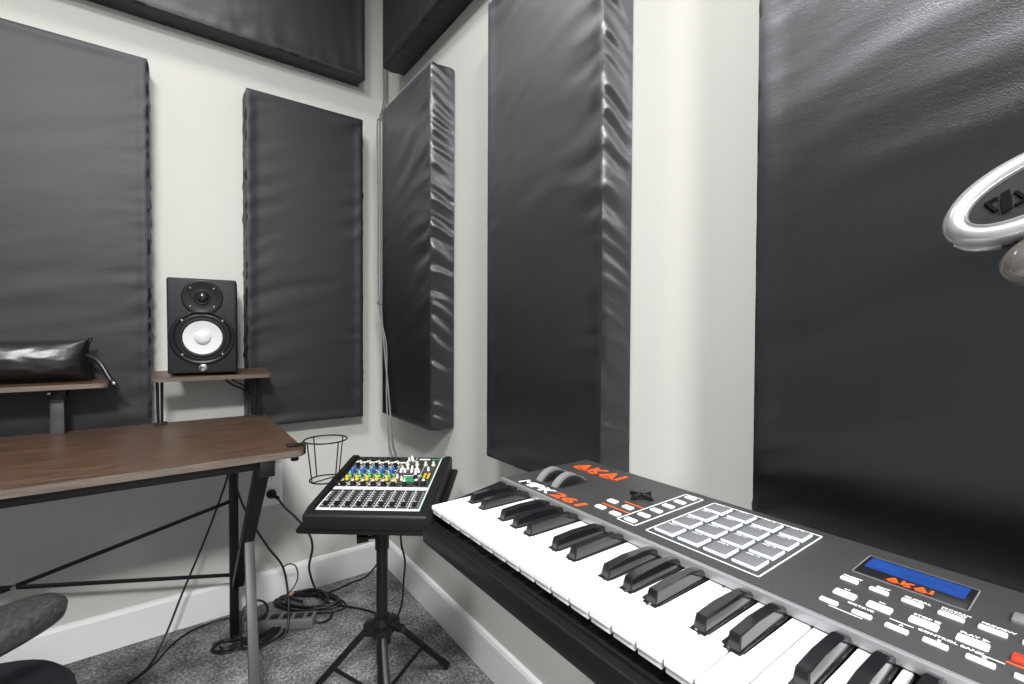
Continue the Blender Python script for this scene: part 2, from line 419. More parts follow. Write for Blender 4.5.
# speaker shelf : tilted slightly up at its back
TILT = math.radians(4.5)
sh = thing('speaker_shelf', 'small raised walnut shelf on black pin legs holding the studio speaker', 'shelf', (-.662, -.165, DZ))
sl = Vector(sh.location)
bm = bmesh.new(); prism(bm, rrect(.325, .145, .018, 5), -.014, 0)
bd = obj('shelf_board', bm, 'wood', sh, smooth=25, loc=(-.003, -.0015, .158), rot=(TILT, 0, 0))
bm = bmesh.new(); P = rrect(.3266, .1466, .0188, 6); n = len(P)
o_ = [bm.verts.new((x, y, z)) for z in (-.0135, -.001) for x, y in P]
band_(bm, P, o_)
eb = obj('edge_band', bm, 'wood_edge', bd, smooth=40)
for x, lean in ((-.8125, -.003), (-.8045, .001), (-.551, .010), (-.530, -.004)):
    bm = bmesh.new(); cyl(bm, (x - sl.x + lean * .3, 0, .003), (x - sl.x + lean, -.003, .1455), .0042, 12); obj('pin_leg', bm, 'steel', sh)
for x in (-.808, -.540):
    bm = bmesh.new(); box(bm, (x - sl.x, 0, .0025), (.036, .022, .005), .001); cyl(bm, (x - sl.x + .012, 0, .004), (x - sl.x + .012, 0, .008), .004, 10); obj('foot_plate', bm, 'steel', sh)
    bm = bmesh.new(); box(bm, (x - sl.x, -.002, .1475), (.036, .022, .004), .001); obj('top_plate', bm, 'steel', sh)

# monitor riser with square post
rs = thing('monitor_riser', 'raised walnut shelf on a grey square post with a black pillow lying on it', 'shelf', (-1.175, -.182, DZ))
rl = Vector(rs.location)
bm = bmesh.new(); prism(bm, rrect(.50, .17, .020, 5), -.014, 0); bd = obj('shelf_board', bm, 'wood', rs, loc=(0, 0, .147), smooth=25)
bm = bmesh.new(); P = rrect(.5016, .1716, .0208, 6); n = len(P)
o_ = [bm.verts.new((x, y, z)) for z in (-.0135, -.001) for x, y in P]
band_(bm, P, o_)
eb = obj('edge_band', bm, 'wood_edge', bd, smooth=40)
for x in (-1.040, -1.290):
    bm = bmesh.new(); box(bm, (x - rl.x, .012, .050), (.030, .022, .100), .002); p_ = obj('post', bm, 'steel_grey', rs); p_['label'] = 'grey square post'
    bm = bmesh.new(); box(bm, (x - rl.x, .012, .1165), (.040, .030, .033), .003); obj('post_bracket', bm, 'plastic', p_)
    bm = bmesh.new(); cyl(bm, (x - rl.x - .014, -.006, .118), (x - rl.x - .014, -.014, .118), .004, 12); obj('screw', bm, 'chrome', p_)

# ---------------------------------------------------------------- studio speaker
SW, SH_, SD = .183, .298, .20
spk = thing('studio_speaker', 'black studio monitor speaker with white woofer cone on the small shelf', 'speaker')
yaw = -math.radians(6.5)
spk.matrix_world = T(-.698, -.232, .9105) @ Matrix.Rotation(yaw, 4, 'Z') @ Matrix.Rotation(math.radians(3.0), 4, 'X')
# local: front face at y=0 towards -Y, x across, z up
bm = bmesh.new(); box(bm, (0, SD / 2, SH_ / 2), (SW, SD, SH_), .006, 3); cab = obj('cabinet', bm, 'vinyl', spk)
def fr(x, z, y=0): return T(x, y, z) @ Matrix.Rotation(PI / 2, 4, 'X')       # local +Z -> -Y
WZ, TZ = .114, .240
# woofer recess ring
bm = bmesh.new(); lathe(bm, [(.087, -.001), (.087, .002), (.084, .0045), (.078, .004), (.074, .001), (.070, .003), (.066, .002), (.061, .002)], 64, fr(0, WZ)); wr = obj('woofer_ring', bm, 'plastic', spk, smooth=50)
bm = bmesh.new(); lathe(bm, [(.0635, .001), (.062, .0055), (.058, .0075), (.054, .0055), (.052, .001)], 64, fr(0, WZ)); obj('surround', bm, 'rubber', wr, smooth=60)
bm = bmesh.new(); lathe(bm, [(.0525, .0045), (.035, .0015), (.023, .0008)], 64, fr(0, WZ)); obj('cone', bm, 'cone', spk, smooth=60)['label'] = 'white woofer cone'
bm = bmesh.new(); lathe(bm, [(.023, .0008), (.021, .005), (.016, .0085), (.009, .0105), (0, .011)], 48, fr(0, WZ)); obj('dust_cap', bm, 'cone', spk, smooth=60)
for a in (45, 135, 225, 315):
    x, z = .075 * math.cos(math.radians(a)), .075 * math.sin(math.radians(a))
    bm = bmesh.new(); lathe(bm, [(.0036, 0), (.0036, .006), (.002, .0072), (0, .0068)], 14, fr(x, WZ + z)); obj('screw', bm, 'chrome', wr)
# tweeter waveguide
bm = bmesh.new(); lathe(bm, [(.055, -.001), (.055, .002), (.053, .0040), (.050, .0042), (.038, .0018), (.024, .0012), (.018, .0018)], 64, fr(0, TZ)); tw = obj('tweeter_waveguide', bm, 'plastic', spk, smooth=60)
bm = bmesh.new(); lathe(bm, [(.0225, .001), (.0225, .004), (.020, .0055), (.017, .0045)], 48, fr(0, TZ)); obj('tweeter_ring', bm, 'plastic_soft', tw)
bm = bmesh.new(); lathe(bm, [(.0175, .003), (.015, .0095), (.010, .0135), (.005, .0152), (0, .0156)], 48, fr(0, TZ)); obj('dome', bm, 'gloss_black', tw, smooth=70)
for a in (45, 135, 225, 315):
    x, z = .0435 * math.cos(math.radians(a)), .0405 * math.sin(math.radians(a))
    bm = bmesh.new(); lathe(bm, [(.003, 0), (.003, .0055), (.0018, .0068), (0, .0065)], 14, fr(x, TZ + z)); obj('screw', bm, 'chrome', tw)
# bridge lip between the drivers
bm = bmesh.new(); tube(bm, [(-.032, -.003, .1885), (-.016, -.0055, .1935), (0, -.0058, .194), (.016, -.0055, .1935), (.032, -.003, .1885)], .0035, 8, 6); obj('bridge_lip', bm, 'plastic', spk, smooth=80)
# badge: disc with three crossed tuning-fork strokes
bm = bmesh.new(); lathe(bm, [(.0115, -.001), (.0115, .0025), (.0105, .0032), (0, .0032)], 32, fr(0, .0185)); bg = obj('badge', bm, 'chrome', spk)
bm = bmesh.new(); lathe(bm, [(.0085, .0032), (.0085, .0036), (.0078, .0036), (.0078, .0032)], 32, fr(0, .0185), 0)
for k in range(3):
    a = math.radians(90 + 60 * k); dx, dz = math.cos(a) * .0075, math.sin(a) * .0075
    bar(bm, (-dx, -.0036, .0185 - dz), (dx, -.0036, .0185 + dz), .0008, .0013, (0, 1, 0), 0)
obj('emblem', bm, 'plastic_soft', bg)
# speaker lead to the desk
cable('speaker_cable', [(-.645, -.06, .905), (-.634, -.085, .885), (-.608, -.100, .858), (-.574, -.108, .838), (-.553, -.112, .800), (-.542, -.118, .760), (-.545, -.128, .720), (-.55, -.13, .60)], .0032, 'cable', 'thin black cable drooping from under the speaker shelf behind its right legs')
cable('speaker_cable', [(-.635, -.055, .905), (-.622, -.085, .892), (-.598, -.100, .868), (-.566, -.108, .846), (-.547, -.112, .800), (-.552, -.113, .765), (-.556, -.125, .720), (-.56, -.125, .60)], .0026, 'cable', 'upper of two black cables drooping behind the speaker')

# ---------------------------------------------------------------- leather pillow
pw = thing('leather_pillow', 'shiny black leather pillow lying on the monitor riser at the left edge', 'pillow', (-1.135, -.170, .897))
bm = bmesh.new(); NU, NV = 56, 40; PL, PH, PTk = .335, .128, .105
rows = []
for side in (1, -1):
    g = []
    for i in range(NU + 1):
        row = []
        for j in range(NV + 1):
            u = i / NU * 2 - 1; v = j / NV * 2 - 1
            th = (max(0, 1 - abs(u) ** 5) ** .5) * (max(0, 1 - v * v) ** .5)
            x = u * PL / 2 * (1 - .045 * (1 - v * v) * abs(u) ** 3)
            z = v * PH / 2 * (.86 + .14 * abs(u) ** 6) + PH / 2
            cr = .002 * noise.noise(Vector((u * 5, v * 4, 3))) + .003 * abs(u) ** 4 * noise.noise(Vector((u * 30, v * 6, 7)))
            y = -side * (PTk / 2 * th + cr * th)
            row.append(bm.verts.new((x, y, z)) )
        g.append(row)
    rows.append(g)
for s, g in enumerate(rows):
    for i in range(NU):
        for j in range(NV): bm.faces.new((g[i][j], g[i + 1][j], g[i + 1][j + 1], g[i][j + 1]))
bmesh.ops.remove_doubles(bm, verts=bm.verts, dist=.0004)
obj('cover', bm, 'leather', pw, smooth=180)
bm = bmesh.new(); tube(bm, [(.163, 0, .004), (.159, -.0, .03), (.157, 0, .064), (.159, 0, .098), (.167, 0, .127)], .0042, 8); obj('piping', bm, 'leather', pw, smooth=80)
bm = bmesh.new(); tube(bm, [(.155, -.005, .075), (.175, -.02, .066), (.192, -.035, .048), (.205, -.045, .022), (.214, -.05, .002), (.219, -.055, -.010)], .0065, 10); st = obj('strap', bm, 'leather', pw, smooth=80)
bm = bmesh.new(); cyl(bm, (.214, -.05, .004), (.226, -.056, -.014), .0085, 14, .0065); cyl(bm, (.226, -.056, -.014), (.236, -.060, -.022), .006, 12, .003); obj('strap_tip', bm, 'gloss_black', st)
bm = bmesh.new(); lathe(bm, [(.0035, 0), (.0035, .005), (0, .006)], 12, T(.222, -.066, -.004) @ Matrix.Rotation(PI / 2, 4, 'X')); obj('rivet', bm, 'chrome', st)

# ---------------------------------------------------------------- wire cup holder
ch = thing('wire_cup_holder', 'black wire cup holder clamped to the front right corner of the desk', 'cup holder', (-.452, -.715, .758))
def ring(r, z, n=32): return [(r * math.cos(2 * PI * k / n), r * math.sin(2 * PI * k / n), z) for k in range(n)]
bm = bmesh.new(); tube(bm, ring(.0535, 0), .0020, 8, closed=True, sm=False); tube(bm, ring(.0400, -.106), .0020, 8, closed=True, sm=False)
for k in range(4):
    a = math.radians(20 + 90 * k); c, s = math.cos(a), math.sin(a); tube(bm, [(.0535 * c, .0535 * s, 0), (.040 * c, .040 * s, -.106)], .0017, 8, 1)
tube(bm, [(-.040 * math.cos(.35), -.040 * math.sin(.35), -.106), (.040 * math.cos(.35), .040 * math.sin(.35), -.106)], .0017, 8, 1)
obj('wire_basket', bm, 'steel', ch, smooth=60)
bm = bmesh.new()
box(bm, (-.0745, .0, -.0035), (.040, .016, .004), .0015); box(bm, (-.0545, 0, -.014), (.008, .018, .030), .002); box(bm, (-.0720, 0, -.0285), (.036, .016, .004), .0015)
cp = obj('clamp', bm, 'steel', ch)
bm = bmesh.new(); lathe(bm, [(0, -.0305), (.0085, -.0305), (.0095, -.034), (.0095, -.042), (.008, -.044), (0, -.044)], 20, T(-.076, 0, 0)); obj('clamp_knob', bm, 'rubber', cp)

# ---------------------------------------------------------------- wall outlet
ou = thing('wall_outlet', 'white electrical wall outlet beneath the desk corner on the left wall', 'outlet', (-.470, 0, .452))
bm = bmesh.new(); box(bm, (0, -.003, 0), (.078, .006, .160), .0025, 3); obj('cover_plate', bm, 'outlet', ou)
for z in (.034, -.034):
    bm = bmesh.new(); lathe(bm, [(.0215, .005), (.0215, .0085), (.0205, .0095), (0, .0095)], 32, T(0, 0, z) @ Matrix.Rotation(PI / 2, 4, 'X') @ Matrix.Diagonal((1, .82, 1, 1))); rc = obj('socket', bm, 'outlet', ou)
    bm = bmesh.new(); box(bm, (-.007, -.0097, z + .004), (.002, .0008, .009)); box(bm, (.007, -.0097, z + .004), (.002, .0008, .007)); cyl(bm, (0, -.0094, z - .008), (0, -.0100, z - .008), .0025, 10); obj('slots', bm, 'dark_slot', rc)
bm = bmesh.new(); cyl(bm, (0, -.005, 0), (0, -.0075, 0), .003, 10); obj('screw', bm, 'outlet', ou)
# plug and the cable that runs from it
pc = thing('power_cable', 'black power cable plugged into the white wall outlet, drooping behind the mixer to the floor', 'cable', (-.472, -.03, .420))
bm = bmesh.new(); lathe(bm, [(0, 0), (.0155, 0), (.0175, .006), (.0165, .017), (.010, .023), (0, .024)], 24, T(0, .0205, 0) @ Matrix.Rotation(PI / 2, 4, 'X')); tube(bm, [(0, -.001, 0), (.008, -.014, -.004), (.017, -.028, -.009)], .0068, 12); obj('plug', bm, 'rubber', pc, smooth=60)
pl = Vector(pc.location)
pts = [(-.458, -.052, .413), (-.447, -.15, .400), (-.440, -.30, .410), (-.425, -.40, .392), (-.415, -.41, .345), (-.414, -.36, .265), (-.396, -.30, .200), (-.365, -.23, .115), (-.335, -.19, .050), (-.29, -.19, .008), (-.24, -.24, .006), (-.19, -.31, .006), (-.16, -.38, .006)]
bm = bmesh.new(); tube(bm, [tuple(Vector(p) - pl) for p in pts], .0038, 8); obj('cord', bm, 'cable', pc, smooth=80)

# ---------------------------------------------------------------- floor cables & power strip
ps = thing('power_strip', 'grey power strip lying on the carpet by the wall under the desk corner', 'power strip', (-.482, -.203, 0), (0, 0, math.radians(-31)))
bm = bmesh.new(); box(bm, (0, 0, .021), (.250, .052, .036), .006, 3); obj('housing', bm, 'strip_box', ps)
for k in range(5):
    bm = bmesh.new(); box(bm, (-.095 + k * .042, 0, .0392), (.030, .032, .0012), .0004); sk = obj('socket', bm, 'plastic_soft', ps)
bm = bmesh.new(); box(bm, (.108, 0, .041), (.016, .022, .006), .0015); obj('rocker_switch', bm, 'plastic', ps)
def wob(p, a, s): return (p[0] + a * noise.noise(Vector((s, p[0] * 9, p[1] * 9))), p[1] + a * noise.noise(Vector((s + 5, p[0] * 9, p[1] * 9))), p[2])
# wound coil of cable by the back wall
pts = []
for t in range(0, 5 * 24 + 10):
    a = t / 24 * 2 * PI + 2.2; lap = t / 24
    rx = .140 - .010 * lap + .012 * math.sin(lap * 2.2); ry = .050 + .010 * math.sin(lap * 3.1)
    ca, sa = math.cos(a) * rx, math.sin(a) * ry; th = -.74
    pts.append((-.362 + ca * math.cos(th) - sa * math.sin(th) + .008 * math.sin(lap * 5), -.136 + ca * math.sin(th) + sa * math.cos(th), .0055 + .0058 * lap + .004 * abs(math.sin(a * 1.5 + lap))))
pts = [wob(p, .016, 4) for p in pts]
bm = bmesh.new(); tube(bm, pts[::3], .0040, 8, 5); co = obj('coiled_cable', bm, 'cable', smooth=80); tag(co, 'loose coil of black cable on the carpet in front of the white skirting', 'cable')
bm = bmesh.new(); tube(bm, [(-.428, -.060, .030), (-.405, -.068, .036)], .0075, 10, 2); w_ = obj('cable_wrap', bm, mat('tan_wrap', (.62, .36, .26), .5), co); w_['label'] = 'pinkish wrap around the coil'
# bundle in front of the strip
base = [(-.677, -.190), (-.645, -.186), (-.580, -.246), (-.510, -.236), (-.474, -.222), (-.486, -.270), (-.546, -.296), (-.604, -.258), (-.655, -.264), (-.684, -.224)]
pts = []
for lap in range(3):
    for k, (x, y) in enumerate(base):
        q = 1 - .10 * lap; cxx, cyy = -.578, -.246
        pts.append((cxx + (x - cxx) * q + .006 * math.sin(k * 1.7 + lap * 2), cyy + (y - cyy) * (q - .12 * lap) + .004 * math.cos(k * 2.3 + lap), .006 + .0065 * lap + .004 * abs(math.sin(k * .9 + lap))))
bm = bmesh.new(); tube(bm, pts, .0038, 8, 6)
tag(obj('tied_cable', bm, 'cable', smooth=80), 'tied figure-eight bundle of black cable on the carpet behind the desk leg', 'cable')
cable('adapter_cable', [(-.612, -.165, .600), (-.603, -.20, .510), (-.569, -.215, .410), (-.512, -.20, .292), (-.466, -.195, .210), (-.452, -.21, .125), (-.459, -.262, .050), (-.478, -.285, .012), (-.50, -.285, .008)], .0036, 'cable', 'black cable hanging from under the desk corner past the grey desk leg')
cable('cable_tie', [(-.466, -.197, .206), (-.446, -.200, .214), (-.424, -.200, .200), (-.416, -.20, .160), (-.430, -.20, .125), (-.452, -.202, .108), (-.478, -.205, .100)], .0024, 'cable', 'loose black cable tie curling off the hanging cable near the skirting', 'cable tie')
cable('looped_cable', [(-.60, -.262, .012), (-.602, -.25, .070), (-.592, -.235, .118), (-.560, -.222, .130), (-.528, -.215, .112), (-.516, -.21, .078), (-.535, -.20, .050), (-.565, -.2, .044)], .0036, 'cable', 'black cable looping up over the left end of the power strip')
cable('strip_cable', [(-.392, -.262, .018), (-.350, -.275, .006), (-.318, -.262, .006), (-.305, -.225, .006), (-.325, -.205, .03), (-.36, -.20, .025)], .0038, 'cable', 'black cable curving out of the right end of the power strip')
cable('desk_cable', [(-.618, -.145, .700), (-.622, -.125, .560), (-.660, -.125, .430), (-.703, -.125, .310), (-.757, -.122, .170), (-.800, -.135, .060), (-.842, -.190, .008), (-.90, -.245, .005), (-.98, -.29, .005), (-1.10, -.33, .005)], .0033, 'cable', 'thin black cable falling diagonally from under the desk to the carpet')
cable('floor_cable', [(-.56, -.13, .005), (-.62, -.048, .005), (-.72, -.052, .005), (-.785, -.105, .005), (-.825, -.176, .005), (-.88, -.232, .005), (-.95, -.268, .005), (-1.08, -.31, .005)], .0036, 'cable', 'black cable lying along the skirting and curving out over the carpet at the left')

# ---------------------------------------------------------------- mixer stand
PX, PY = -.327, -.791
dv = Vector((.614, .775, .149)).normalized(); wv = Vector((dv.y, -dv.x, 0)).normalized(); nv = wv.cross(dv)
MS = .92; mc = Vector((-.783, -1.9919, 1.04)) + MS * (Vector((-.263, -.657, .5965)) - Vector((-.783, -1.9919, 1.04)))                        # centre of the mixer's top face
MR = Matrix((wv, dv, nv)).transposed().to_4x4()
st = thing('mixer_stand', 'black tripod stand with a flat tray carrying the small mixer', 'stand', (PX, PY, 0))
so = Vector(st.location)
trayM = T(*(-so)) @ Matrix.Translation(mc) @ MR @ Matrix.Scale(MS, 4)
bm = bmesh.new(); prism(bm, rrect(.375, .385, .012, 4, 0, 0), -.0555, -.0485, 0); box(bm, (0, -.189, -.0495), (.370, .004, .008), .0015); bmesh.ops.transform(bm, matrix=trayM, verts=bm.verts); tray = obj('tray', bm, 'steel', st)
bm = bmesh.new(); box(bm, (0, 0, 0), (.060, .060, .012), .002, mtx=T(.0, .0, .5625)); box(bm, (0, 0, .545), (.036, .036, .032), .003); obj('tray_bracket', bm, 'plastic', st)
bm = bmesh.new(); a = Vector((0, 0, .495)); side = -wv
cyl(bm, a, a + side * .040 - dv * .01, .005, 12); cyl(bm, a + side * .034 - dv * .009, a + side * .062 - dv * .016, .0105, 14, .013); kb_ = obj('tilt_knob', bm, 'plastic', st)
bm = bmesh.new(); cyl(bm, (0, 0, .15), (0, 0, .545), .0150, 24); obj('pole', bm, 'steel', st)
bm = bmesh.new(); cyl(bm, (0, 0, .462), (0, 0, .508), .0185, 24); obj('upper_collar', bm, 'plastic', st)
bm = bmesh.new(); lathe(bm, [(0, .222), (.024, .222), (.027, .228), (.027, .260), (.022, .268), (.021, .280), (0, .280)], 24)
HZ = .245; LEG = [math.radians(a) for a in (15, 135, -105)]
for a in LEG:
    c, s = math.cos(a), math.sin(a); box(bm, (0, 0, 0), (.030, .034, .034), .003, mtx=T(.032 * c, .032 * s, .243) @ Matrix.Rotation(a, 4, 'Z'))
obj('hub', bm, 'plastic', st)
bm = bmesh.new(); c, s = math.cos(-.95), math.sin(-.95); cyl(bm, (.02 * c, .02 * s, .256), (.052 * c, .052 * s, .256), .0055, 12); cyl(bm, (.046 * c, .046 * s, .256), (.066 * c, .066 * s, .256), .011, 12); obj('hub_knob', bm, 'plastic', st)
bm = bmesh.new(); cyl(bm, (0, 0, .060), (0, 0, .224), .0130, 20); lathe(bm, [(0, .045), (.019, .045), (.020, .051), (.020, .075), (.016, .080), (0, .080)], 20); obj('lower_collar', bm, 'plastic', st)
for a in LEG:
    c, s = math.cos(a), math.sin(a); R1 = .232
    bm = bmesh.new(); p0 = Vector((.036 * c, .036 * s, HZ)); p1 = Vector((R1 * c, R1 * s, .016)); bar(bm, p0, p1, .017, .017, (0, 0, 1), .004); lg = obj('leg', bm, 'steel', st)
    bm = bmesh.new(); d = (p1 - p0).normalized(); bar(bm, p1 - d * .028, p1 + d * .012, .023, .021, (0, 0, 1), .005); obj('rubber_foot', bm, 'rubber', lg)
    bm = bmesh.new(); q = p0.lerp(p1, .55); bar(bm, (.016 * c, .016 * s, .062), q, .004, .011, (0, 0, 1), .001)
    sv = Vector((-s, c, 0)); cyl(bm, q + sv * .013, q - sv * .013, .0045, 10); obj('leg_brace', bm, 'steel', st)

# ---------------------------------------------------------------- mixer
MX = Matrix.Translation(mc) @ MR @ Matrix.Scale(MS, 4)
mx = thing('audio_mixer', 'compact audio mixer with rows of coloured knobs and black faders on a tripod stand', 'audio mixer', mtx=MX @ T(0, 0, -.060))
Zt = .060                                                   # top face height above the empty
MWW, MDD = .279, .338
bm = bmesh.new(); box(bm, (0, -.004, .0355), (.334, .378, .046), .009, 4); cs = obj('case', bm, 'plastic_soft', mx)
for s in (-1, 1):
    bm = bmesh.new(); pts = [(-.178, .0128), (.188, .0128), (.192, .022), (.190, .056), (.172, .067), (-.150, .061), (-.180, .054)]
    prism(bm, pts, -.011, .011, 0, T(s * .157, 0, 0) @ Matrix(((0, 0, 1, 0), (1, 0, 0, 0), (0, 1, 0, 0), (0, 0, 0, 1))))
    bmesh.ops.bevel(bm, geom=list(bm.edges), offset=.003, segments=2, affect='EDGES'); obj('side_cheek', bm, 'plastic_soft', mx)
bm = bmesh.new(); box(bm, (0, 0, Zt - .001), (MWW, MDD, .003), .0008); fp = obj('face_plate', bm, 'panel_grey', mx)
def uv(u, v): return (-MWW / 2 + u * MWW, -MDD / 2 + v * MDD)
bm = bmesh.new(); bg_ = bmesh.new()
def pr(b, u0, v0, u1, v1, z=.0008):
    x0, y0 = uv(u0, v0); x1, y1 = uv(u1, v1); box(b, ((x0 + x1) / 2, (y0 + y1) / 2, Zt + z), (x1 - x0, y1 - y0, .0006))
pr(bm, .0, .0, 1, .030); pr(bm, 0, 0, .012, .30); pr(bm, 0, .335, .985, .385); pr(bm, .0, .870, .60, .893); pr(bm, .985, 0, .996, 1.)
for k in range(1, 9): pr(bm, .0 + k * .1083 + .006, .03, k * .1083 + .012, .335)
for k in range(1, 6): pr(bm, k * .1083 + .006, .385, k * .1083 + .010, .870)
pr(bm, .655, .60, .955, .612); pr(bm, .690, .893, .696, 1.); pr(bm, .73, .95, .86, .975); pr(bm, .690, .385, .694, .60); pr(bm, .83, .385, .834, .86)
for k in range(9):
    for q in range(7): pr(bm, k * .1083 + .020, .070 + q * .036, k * .1083 + .036, .076 + q * .036)
    for q in range(7): pr(bm, k * .1083 + .088, .070 + q * .036, k * .1083 + .100, .076 + q * .036)
for k in range(5):
    for q in range(5): pr(bm, k * .1083 + .015, .42 + q * .085, k * .1083 + .032, .435 + q * .085); pr(bm, k * .1083 + .088, .45 + q * .085, k * .1083 + .104, .46 + q * .085)
obj('panel_printing', bm, 'white_print', fp)
pr(bg_, .70, .485, .83, .585); pr(bg_, .88, .955, .975, .98); pr(bg_, .976, .03, .984, .94); pr(bg_, .865, .05, .872, .33)
obj('green_printing', bg_, 'green_print', fp)
# faders
bm = bmesh.new()
for k in range(9):
    x, y = uv(k * .1083 + .062, .185); box(bm, (x, y, Zt + .0006), (.0035, .082, .0006))
obj('fader_slots', bm, 'dark_slot', fp)
bm = bmesh.new(); box(bm, (0, 0, .006), (.0105, .020, .009), .0015); box(bm, (0, 0, .0015), (.003, .006, .004)); f0 = obj('fader_cap', bm, 'plastic', mx)
bm = bmesh.new(); box(bm, (0, 0, .0108), (.0095, .0022, .0006)); obj('fader_line', bm, 'white_print', f0)
for k in range(9):
    x, y = uv(k * .1083 + .062, .095); L = (x, y, Zt + .0005)
    if k == 0: f0.location = L
    else: part_copy(f0, mx, L)
# knobs : one prototype mesh per colour
def knob_mesh(capmat, r=.0062, h=.013):
    bm = bmesh.new(); lathe(bm, [(0, 0), (r * 1.15, 0), (r * 1.1, h * .35), (r * .82, h * .45), (r * .75, h * .93), (r * .6, h)], 18)
    lathe(bm, [(r * .70, h * .95), (r * .6, h + .0006), (0, h + .0008)], 18, mi=1)
    box(bm, (0, r * .5, h + .0012), (.0012, r, .0008), mi=1)
    return obj('knob', bm, None, mx, mats=['plastic', capmat], smooth=35)
def full_knob(m_, r=.0053, h=.012):
    bm = bmesh.new(); lathe(bm, [(0, 0), (r * 1.15, 0), (r * 1.1, h * .35), (r * .82, h * .45), (r * .75, h * .93), (r * .6, h), (0, h + .0004)], 18)
    box(bm, (0, r * .4, h + .0010), (.0012, r * .9, .0008), mi=1); return obj('knob', bm, None, mx, mats=[m_, 'white_print'], smooth=35)
protos = {}
def put(kind, u, v, maker):
    x, y = uv(u, v); L = (x, y, Zt)
    if kind not in protos: protos[kind] = maker(); protos[kind].location = L
    else: part_copy(protos[kind], mx, L)
for k in range(5):
    u = k * .1083 + .062
    put('bk', u, .425, lambda: knob_mesh('k_white', .0070, .015))
    put('ye', u, .520, lambda: full_knob('k_yellow'))
    put('gr', u + .004, .580, lambda: full_knob('k_green'))
    put('bl', u, .650, lambda: full_knob('k_blue'))
    put('bl', u, .725, None)
    put('bk', u, .805, None)
    put('cr', u + .01, .852, lambda: full_knob('k_cream', .0045, .011))
for i, (u, v) in enumerate(((.63, .83), (.74, .83), (.84, .83), (.93, .83))): put('cr2', u, v, lambda: full_knob('k_cream', .0058, .013))
for u in (.60, .645, .72, .765, .80): put('wh', u, .68, lambda: full_knob('k_white', .0042, .012))
for u in (.60, .66, .71, .765): put('wh', u, .74, None)
for u, v in ((.62, .925), (.665, .925), (.64, .965), (.60, .56), (.66, .52)): put('wh', u, v, None)
put('ye', .60, .485, None); put('gr', .70, .50, None); put('bk', .60, .425, None); put('bk', .72, .425, None); put('bk', .84, .44, None); put('bk', .92, .44, None); put('bk', .80, .56, None)
put('wh', .90, .72, None)
# level meter
x, y = uv(.91, .60); bm = bmesh.new(); box(bm, (x, y, Zt + .0010), (.028, .040, .0016), .0004); lm = obj('level_meter', bm, 'dark_slot', mx)
bm = bmesh.new()
for q in range(8): box(bm, (x - .006, y - .0165 + q * .0047, Zt + .0022), (.007, .0028, .0006)); box(bm, (x + .006, y - .0165 + q * .0047, Zt + .0022), (.007, .0028, .0006))
obj('meter_lights', bm, 'k_yellow', lm)
for k in range(4):
    x, y = uv(k * .13 + .065, .945); bm = bmesh.new(); lathe(bm, [(.0125, .0005), (.0125, .003), (.0105, .0035), (.009, .001), (0, .001)], 24, T(x, y, Zt)); j = obj('microphone_socket', bm, 'plastic', mx)
    bm = bmesh.new()
    for a in (90, 210, 330): cyl(bm, (x + .004 * math.cos(math.radians(a)), y + .004 * math.sin(math.radians(a)), Zt + .0008), (x + .004 * math.cos(math.radians(a)), y + .004 * math.sin(math.radians(a)), Zt + .0022), .0012, 8)
    obj('socket_pins', bm, 'chrome', j)
# cables at the mixer
cable('mixer_cable', [(-.190, -.60, .570), (-.165, -.53, .48), (-.150, -.50, .33), (-.118, -.46, .235), (-.110, -.43, .150), (-.118, -.43, .060), (-.148, -.42, .008), (-.19, -.36, .006)], .0036, 'cable', 'black cable hanging straight down behind the right side of the mixer stand')
cable('mixer_cable', [(-.250, -.64, .555), (-.225, -.54, .42), (-.200, -.50, .330), (-.180, -.40, .240), (-.190, -.27, .120), (-.215, -.17, .060), (-.26, -.13, .030), (-.33, -.10, .012)], .0036, 'cable', 'black cable sagging from behind the stand pole down to the coil on the carpet')
cable('corner_cable', [(-.020, -.032, 2.72), (-.020, -.032, 2.22), (-.024, -.040, 2.05), (-.070, -.110, 1.93), (-.102, -.176, 1.86), (-.104, -.190, 1.56), (-.104, -.196, 1.17), (-.106, -.232, .99), (-.108, -.280, .82), (-.112, -.315, .71), (-.150, -.430, .645), (-.190, -.550, .645), (-.212, -.605, .648)], .0038, 'cable_grey', 'grey cable running down the room corner to the back of the mixer')
cable('corner_cable', [(-.028, -.022, 2.72), (-.028, -.022, 2.22), (-.030, -.030, 2.05), (-.076, -.105, 1.935), (-.110, -.170, 1.86), (-.111, -.184, 1.56), (-.111, -.189, 1.17), (-.100, -.240, .99), (-.114, -.276, .82), (-.128, -.325, .70), (-.164, -.435, .638), (-.202, -.555, .636), (-.222, -.612, .640)], .0030, 'cable_grey', 'second, thinner grey cable twisted beside the one in the room corner')
bm = bmesh.new(); lathe(bm, [(0, 0), (.011, 0), (.011, .012), (0, .012)], 12, T(-.108, -.1935, 1.155)); tag(obj('cable_clip', bm, 'cable_grey'), 'small grey clip joining the two cables in the room corner', 'cable clip')

